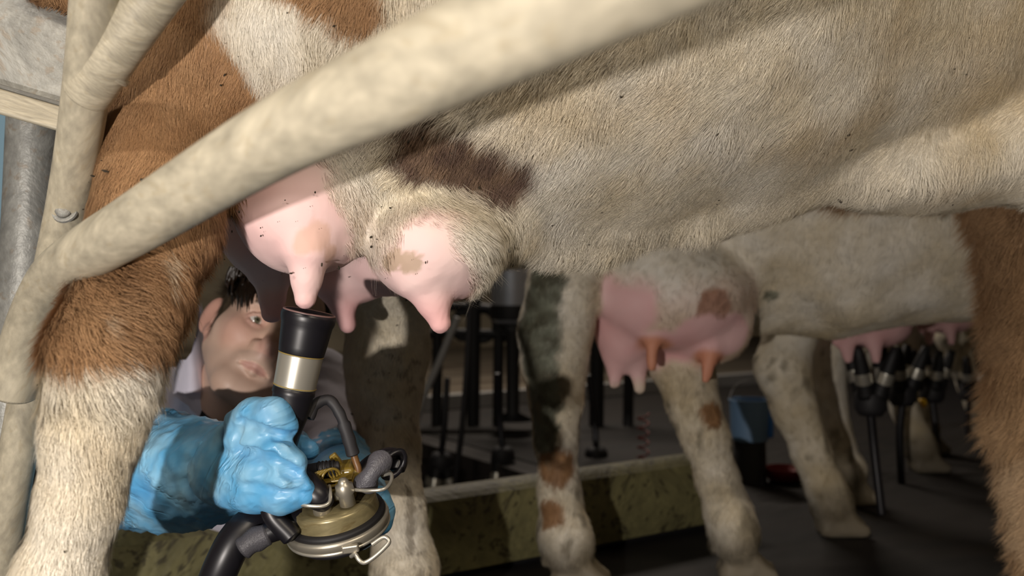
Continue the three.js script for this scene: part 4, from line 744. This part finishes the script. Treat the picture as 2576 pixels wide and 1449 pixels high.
{
  const cup = thing('teat_cup', 'black and steel milking cup held up to the teat by the gloved hand', 'milking cup', at(778, 788, 0.985));
  cupParts(cup);
  cup.quaternion.setFromEuler(new THREE.Euler(0.02, 0, -0.20, 'ZXY'));
  part('short_milk_tube', tube([V(0, -0.16, 0), V(-0.003, -0.19, 0.002), V(0.004, -0.215, 0.01), V(0.03, -0.235, 0.012)], 0.011, 24, 16), M.rubber, cup);
  cup.updateMatrixWorld(true);
  const loc = (o, x, y, d) => o.worldToLocal(at(x, y, d));
  part('pulse_tube', tube([loc(cup, 778, 1050, 1.0), loc(cup, 794, 1018, 1.005), loc(cup, 826, 1006, 1.01), loc(cup, 852, 1036, 1.01), loc(cup, 872, 1088, 1.01), loc(cup, 888, 1142, 1.012)], (t) => 0.0060 + (t > 0.62 ? 0.0012 : 0) + 0.0003 * Math.sin(t * 40), 50, 14), M.dullRubber, cup, 'bent black rubber pulse tube');

  const claw = thing('milking_claw', 'amber milking claw with steel ring and wire clips held by both gloves', 'milking claw', at(846, 1298, 1.02));
  claw.quaternion.setFromEuler(new THREE.Euler(0.27, 0, 0.15, 'ZXY'));
  const ringR = 0.0565;
  part('bowl', lathe([[0.0, 0.0235], [0.030, 0.0232], [0.040, 0.0226], [0.0452, 0.0208], [0.0472, 0.0175], [0.0486, 0.003], [0.0500, 0.0], [0.046, 0.0], [0.0, 0.0]], 64), metalAmber, claw, 'olive amber bowl');
  part('gasket', lathe([[0.046, 0.004], [0.0535, 0.004], [0.0548, 0.0], [0.0535, -0.006], [0.046, -0.006]], 64), M.black, claw);
  part('clamp_ring', lathe([[0.050, -0.003], [ringR, -0.002], [ringR + 0.0012, -0.006], [ringR + 0.0006, -0.012], [ringR - 0.003, -0.017], [0.050, -0.018]], 64), M.brushed, claw, 'steel clamp ring');
  part('ring_bead', new THREE.TorusGeometry(ringR - 0.001, 0.0022, 8, 64).rotateX(Math.PI / 2).translate(0, -0.0145, 0), M.steel, claw);
  part('bottom_cap', lathe([[0.0, -0.034], [0.03, -0.033], [0.046, -0.026], [0.052, -0.016], [0.0, -0.016]], 48), M.dullRubber, claw);
  part('latch_wire', tube([V(0.020, -0.020, 0.055), V(0.026, -0.016, 0.060), V(0.029, -0.020, 0.064), V(0.034, -0.024, 0.065), V(0.056, -0.015, 0.058), V(0.062, -0.010, 0.054), V(0.058, -0.006, 0.051), V(0.044, -0.010, 0.055)], 0.0024, 60, 10), M.steel, claw, 'bent steel latch wire');
  part('latch_bracket', box(0.018, 0.009, 0.006, 0.021, -0.011, 0.0555, 0.002), M.brushed, claw);
  claw.updateMatrixWorld(true);
  const P = (x, y, d) => loc(claw, x, y, d);
  part('valve_pin', lathe([[0, 0.0285], [0.0035, 0.0275], [0.0055, 0.025], [0.006, 0.022], [0.0095, 0.020], [0.010, 0.011], [0.0080, 0.009], [0.0085, -0.003], [0, -0.004]], 32).translate(...P(874, 1262, 0.985)), M.brushed, claw, 'steel valve pin');
  part('spigot', lathe([[0.0, 0.010], [0.0085, 0.010], [0.0095, 0.006], [0.010, -0.008], [0, -0.008]], 28).translate(...P(810, 1280, 0.985)), M.brushed, claw);
  part('wire_holder', tube([P(748, 1265, 0.97), P(770, 1272, 0.962), P(815, 1272, 0.962), P(828, 1264, 0.965), P(831, 1238, 0.975), P(828, 1222, 0.985)], 0.0020, 40, 10), M.steel, claw);
  part('wire_holder', tube([P(892, 1232, 0.985), P(930, 1234, 0.975), P(966, 1230, 0.975), P(982, 1215, 0.985), P(984, 1192, 1.0), P(962, 1196, 1.01)], 0.0020, 40, 10), M.steel, claw);
  part('rubber_sleeve', tube([P(818, 1266, 0.985), P(800, 1248, 0.978), P(770, 1222, 0.985), P(745, 1205, 1.0)], (t) => 0.0115 + 0.005 * Math.sin(Math.min(1, t * 1.6) * 1.9), 24, 20), M.rubber, claw, 'black rubber elbow');
  const vq = (g, x, y, d) => g.translate(...P(x, y, d));
  part('valve_base', vq(box(0.050, 0.026, 0.036, 0, 0, 0, 0.007), 842, 1228, 1.015), amber, claw, 'amber plastic valve body');
  part('valve_top', vq(box(0.040, 0.020, 0.030, 0, 0, 0, 0.006), 852, 1190, 1.02), amber, claw, 'amber plastic valve top');
  for (let i = 0; i < 4; i++) part('ridge', vq(new THREE.TorusGeometry(0.0125 - i * 0.0008, 0.0016, 8, 26, Math.PI * 1.3).rotateY(0.5), 806 + i * 9, 1214 - i * 4, 0.992), amber, claw);
  for (let i = 0; i < 3; i++) part('fin', vq(box(0.044 - i * 0.004, 0.0025, 0.040, 0, 0, 0, 0.001), 846 + i * 2, 1214 - i * 12, 1.01), amber, claw);
  part('distributor', tube([P(772, 1188, 1.01), P(808, 1180, 1.0), P(850, 1176, 1.005)], (t) => 0.0085 - 0.0015 * t, 24, 18), M.dullRubber, claw, 'ribbed dark distributor');
  for (let i = 0; i < 5; i++) part('rib', vq(new THREE.TorusGeometry(0.0082, 0.0011, 6, 22).rotateY(Math.PI / 2).rotateZ(0.1), 806 + i * 9, 1181 - i, 1.0), M.black, claw);
  const brown = std({ color: 0x6b4c2c, roughness: 0.4 });
  part('pulse_nipple', tube([P(888, 1138, 1.012), P(895, 1160, 1.012), P(902, 1186, 1.012), P(892, 1206, 1.015)], 0.0040, 24, 14), brown, claw, 'brown pulse nipple');
  part('nipple_base', tube([P(904, 1190, 1.015), P(880, 1196, 1.015), P(856, 1200, 1.015)], 0.0075, 18, 14), amber, claw);
  part('thumb_lever', vq(box(0.009, 0.020, 0.006, 0, 0, 0, 0.002).rotateZ(0.45), 848, 1160, 1.02), amber, claw);
  // folded cup on the right, its collar open towards the lens
  const side = thing('slack_teat_cup', 'slack black cup folded over on the right side of the claw', 'milking cup', at(900, 1205, 1.03));
  side.updateMatrixWorld(true);
  const S = (x, y, d) => loc(side, x, y, d);
  part('liner', tube([S(880, 1222, 1.03), S(905, 1196, 1.035), S(945, 1165, 1.045), S(985, 1150, 1.05), S(1003, 1160, 1.045), S(1000, 1182, 1.04)], (t) => 0.0085 + 0.0035 * Math.sin(t * 3.1), 44, 20), M.rubber, side);
  part('mouth_ring', new THREE.TorusGeometry(0.0125, 0.0042, 12, 36).scale(0.8, 1.2, 1).rotateZ(-0.7).rotateY(0.5).translate(...S(990, 1168, 1.03)), M.rubber, side);
  part('grey_tube', tube([S(918, 1222, 0.998), S(930, 1198, 0.995), S(950, 1170, 1.0), S(968, 1152, 1.01)], (t) => 0.0115 + 0.0022 * Math.sin(t * 9 + 1), 26, 20), std({ color: 0x55545a, roughness: 0.34, bumpMap: bumpTex, bumpScale: 0.0006 }), side, 'crumpled grey tube');
  const hose = thing('milk_hose', 'wide black milk hose curving down at the bottom edge under the glove', 'hose');
  part('tube', tube([at(800, 1318, 1.07), at(735, 1300, 1.05), at(665, 1302, 1.02), at(605, 1342, 1.0), at(560, 1420, 0.99), at(520, 1540, 1.0), at(500, 1800, 1.1), at(520, 2000, 1.2)], 0.0192, 70, 22), M.rubber, hose);
  const drop = thing('hanging_teat_cup', 'hanging black cup with a grey rubber end left of the claw', 'milking cup', at(648, 1352, 0.985));
  part('liner', tube([at(648, 1352, 0.985), at(700, 1330, 0.99), at(760, 1310, 1.0)].map((p) => p.sub(at(648, 1352, 0.985))), (t) => 0.0105 + 0.004 * t, 26, 18), M.rubber, drop);
  part('grey_end', tube([V(-0.014, -0.010, 0.004), V(-0.004, -0.003, 0.002), V(0.010, 0.003, 0.0)], (t) => 0.0128 - 0.001 * Math.sin(t * 8), 20, 20), std({ color: 0x4b4a4f, roughness: 0.4, bumpMap: bumpTex, bumpScale: 0.0006 }), drop, 'grey rubber end');
}
// ---------------------------------------------------------------- across the pit
{
  const q = pitQuat;
  const put = (g, p) => g.applyQuaternion(q).translate(p.x, p.y, p.z);
  // low grey sill of the far platform
  const sill = thing('far_sill', 'grey steel beam along the far side of the pit behind the black bars', 'beam');
  part('beam', slab(9, 0.075, 0.07, 3, 0.04, 2.37), M.grey, sill); part('skirt', slab(9, 0.5, 0.04, 3, -0.26, 2.35), M.black, sill);
  // scalloped black gate
  const gate = thing('scalloped_gate', 'black gate with looped bars and uprights across the pit', 'gate', V(0, 0, 0));
  const D = 4.15, blk = M.black;
  part('rail', tube([at(1020, 842, D), at(1180, 838, D), at(1380, 850, D)], 0.020, 20, 12), blk, gate);
  part('rail', tube([at(1020, 770, D), at(1180, 772, D), at(1400, 800, D)], 0.022, 20, 12), blk, gate);
  for (const x of [1098, 1190, 1252, 1500, 1580]) part('upright', tube([at(x + 6, 560, D), at(x, 1075, D)], x === 1190 ? 0.03 : x === 1500 ? 0.034 : 0.024, 10, 12), blk, gate);
  for (const [x, w] of [[1165, 26], [1215, 30], [1285, 30], [1335, 26]]) part('loop', new THREE.TorusGeometry(px(w, D), 0.013, 10, 30).scale(1, 1.25, 1).translate(...at(x, 818, D)), blk, gate);
  const hoseA = thing('long_thin_hose', 'thin dark hose hanging straight down beside the thick black upright', 'hose');
  part('tube', tube([at(1185, 560, 3.2), at(1178, 860, 3.2), at(1162, 1080, 3.2), at(1145, 1225, 3.2), at(1146, 1330, 3.2)], 0.011, 40, 10), M.dullRubber, hoseA);
  const hoseB = thing('slanting_hose', 'grey hose slanting down to the left behind the hind leg', 'hose');
  part('tube', tube([at(1150, 800, 3.4), at(1105, 910, 3.4), at(1062, 1010, 3.4), at(1020, 1180, 3.4), at(1010, 1300, 3.4)], 0.014, 40, 10), M.grey, hoseB);
  // steel receiver jar
  const jar = thing('receiver_tank', 'upright steel tank with a violet stripe between udder and second cow', 'tank', at(1290, 800, 3.9));
  part('shell', lathe([[0, -0.03], [0.06, -0.028], [0.085, -0.01], [0.092, 0.03], [0.092, 0.5], [0.08, 0.53], [0, 0.54]], 40), std({ color: 0xb9bec8, roughness: 0.38, metalness: 0.6 }), jar);
  part('base_band', lathe([[0.094, -0.005], [0.097, 0.0], [0.097, 0.05], [0.094, 0.055]], 40), M.black, jar);
  part('stripe', box(0.022, 0.42, 0.01, 0.074, 0.25, 0.062).rotateY(0), std({ color: 0x3b3596, roughness: 0.6 }), jar, 'violet stripe');
  part('stand', lathe([[0, -0.03], [0.07, -0.03], [0.03, -0.06], [0.028, -0.40], [0.09, -0.43], [0, -0.43]], 24), M.black, jar);
  // milk cocks below the sill
  const cluster = (pos, label, n) => {
    const t = thing('hanging_cluster', label, 'milking cups', pos, 'milking clusters hanging in the pit');
    part('claw_bowl', lathe([[0, 0.04], [0.03, 0.038], [0.042, 0.02], [0.044, -0.02], [0.03, -0.035], [0, -0.038]], 24), M.dullRubber, t);
    for (let k = 0; k < 4; k++) { const a = k * 1.57 + 0.5, c = part('cup', lathe([[0, -0.03], [0.012, -0.03], [0.017, 0.0], [0.021, 0.05], [0.022, 0.09], [0.0255, 0.10], [0.025, 0.112], [0.012, 0.113], [0, 0.11]], 18), M.black, t); c.position.set(Math.cos(a) * 0.06, -0.12, Math.sin(a) * 0.06); c.rotation.z = Math.cos(a) * 0.35; c.rotation.x = -Math.sin(a) * 0.35; part('band', lathe([[0.0228, 0.04], [0.0232, 0.042], [0.0236, 0.07], [0.022, 0.072]], 18), M.steel, c); }
    part('tube', tube([V(0, 0.03, 0), V(0.01, 0.12, 0), V(0.02, 0.3, -0.02)], 0.012, 14, 10), M.rubber, t);
    return t;
  };
  const first = cluster(at(1110, 1165, 3.3), 'milking cups hanging under the grey beam, left of the thin hose');
  for (const [x, y, d, label, up] of [[1265, 1150, 3.3, 'milking cups hanging under the grey beam, right of the thin hose'], [1500, 1150, 3.4, 'milking cups hanging behind the dung-crusted hind leg'], [2190, 1010, 2.5, 'milking cups hanging on the third cow just right of its pale leg', 1], [2345, 985, 3.3, 'milking cups with yellow plugs hanging on the fourth cow', 1], [2440, 985, 3.9, 'farthest milking cups, dim at the far right', 1], [2270, 990, 2.9, 'milking cups hanging between the third and the fourth cow', 1]]) {
    const c = first.clone(); c.name = numbered('hanging_cluster'); c.position.copy(at(x, y, d)); c.rotation.y = x * 0.37; if (up) c.rotation.x = Math.PI; c.userData = { label, category: 'milking cups', group: 'milking clusters hanging in the pit' }; scene.add(c);
  }
  const cap = std({ color: 0xd7a81e, roughness: 0.5 });
  const y1 = thing('yellow_cap', 'upper small yellow plug among the far black milking cups', 'cap', at(2320, 1014, 3.22), 'yellow plugs among the far cups'); part('plug', lathe([[0, 0.016], [0.012, 0.014], [0.016, 0], [0.010, -0.014], [0, -0.014]], 16), cap, y1);
  const y2 = y1.clone(); y2.name = numbered('yellow_cap'); y2.position.copy(at(2305, 1032, 3.2)); y2.userData = { label: 'lower small yellow plug among the far black milking cups', category: 'cap', group: 'yellow plugs among the far cups' }; scene.add(y2);
  // dim legs and feet of cattle farther on
  // bucket
  const bk = thing('bucket', 'grey blue bucket standing between the hind legs of two cows', 'bucket', at(1886, 1108, 2.95));
  part('shell', lathe([[0, 0.004], [0.046, 0.004], [0.055, 0.0], [0.058, 0.004], [0.064, 0.125], [0.067, 0.127], [0.067, 0.133], [0.062, 0.133], [0.054, 0.012], [0, 0.012]], 32), std({ color: 0x6f8fb0, roughness: 0.5 }), bk);
  part('side_panel', box(0.02, 0.10, 0.05, 0.058, 0.062, 0.012, 0.008), std({ color: 0x2f74c8, roughness: 0.4 }), bk, 'bright blue side');
  part('handle', new THREE.TorusGeometry(0.064, 0.0025, 8, 30, Math.PI).translate(0, 0.128, 0), M.grey, bk);
  part('stand', lathe([[0, 0], [0.05, 0], [0.055, -0.19], [0.06, -0.20], [0, -0.20]], 24), M.dullRubber, bk);
  const red = thing('red_tray', 'dull red tray on the dark floor right of the bucket', 'tray', at(1975, 1200, 2.95)); part('pan', lathe([[0, 0.0], [0.05, 0], [0.062, 0.03], [0.066, 0.03], [0.055, -0.006], [0, -0.008]], 28), std({ color: 0x7d1f1c, roughness: 0.6 }), red);
  const coil = []; for (let i = 0; i <= 60; i++) coil.push(at(1618 + 14 * Math.cos(i * 0.62), 1040 + i * 2.4, 3.0).add(V(0, 0, 0.02 * Math.sin(i * 0.62))));
  const co = thing('coiled_cord', 'thin red coiled cord hanging in the dark behind the second udder', 'cord'); part('coil', tube(coil, 0.0028, 240, 6), std({ color: 0x8c2a1c, roughness: 0.5 }), co);
  // lamp beside the camera
  const lamp = thing('video_lamp', 'small square lamp on a stand beside the camera', 'lamp', LAMP.clone());
  const dir = LAMP_AIM.clone().sub(LAMP).normalize(), face = new THREE.Quaternion().setFromUnitVectors(V(0, 0, 1), dir);
  part('housing', box(0.10, 0.07, 0.03, 0, 0, -0.04, 0.006).applyQuaternion(face), M.black, lamp);
  part('diffuser', box(0.088, 0.058, 0.004, 0, 0, -0.022, 0.001).applyQuaternion(face), std({ color: 0xffffff, emissive: 0xfff0dc, emissiveIntensity: 2.0 }), lamp);
  part('stand', tube([V(-0.01, -0.03, 0.06), V(-0.012, -0.2, 0.07), V(-0.012, -LAMP.y + 0.01, 0.07)], 0.01, 10, 12), M.black, lamp);
}
renderer.render(scene, camera);
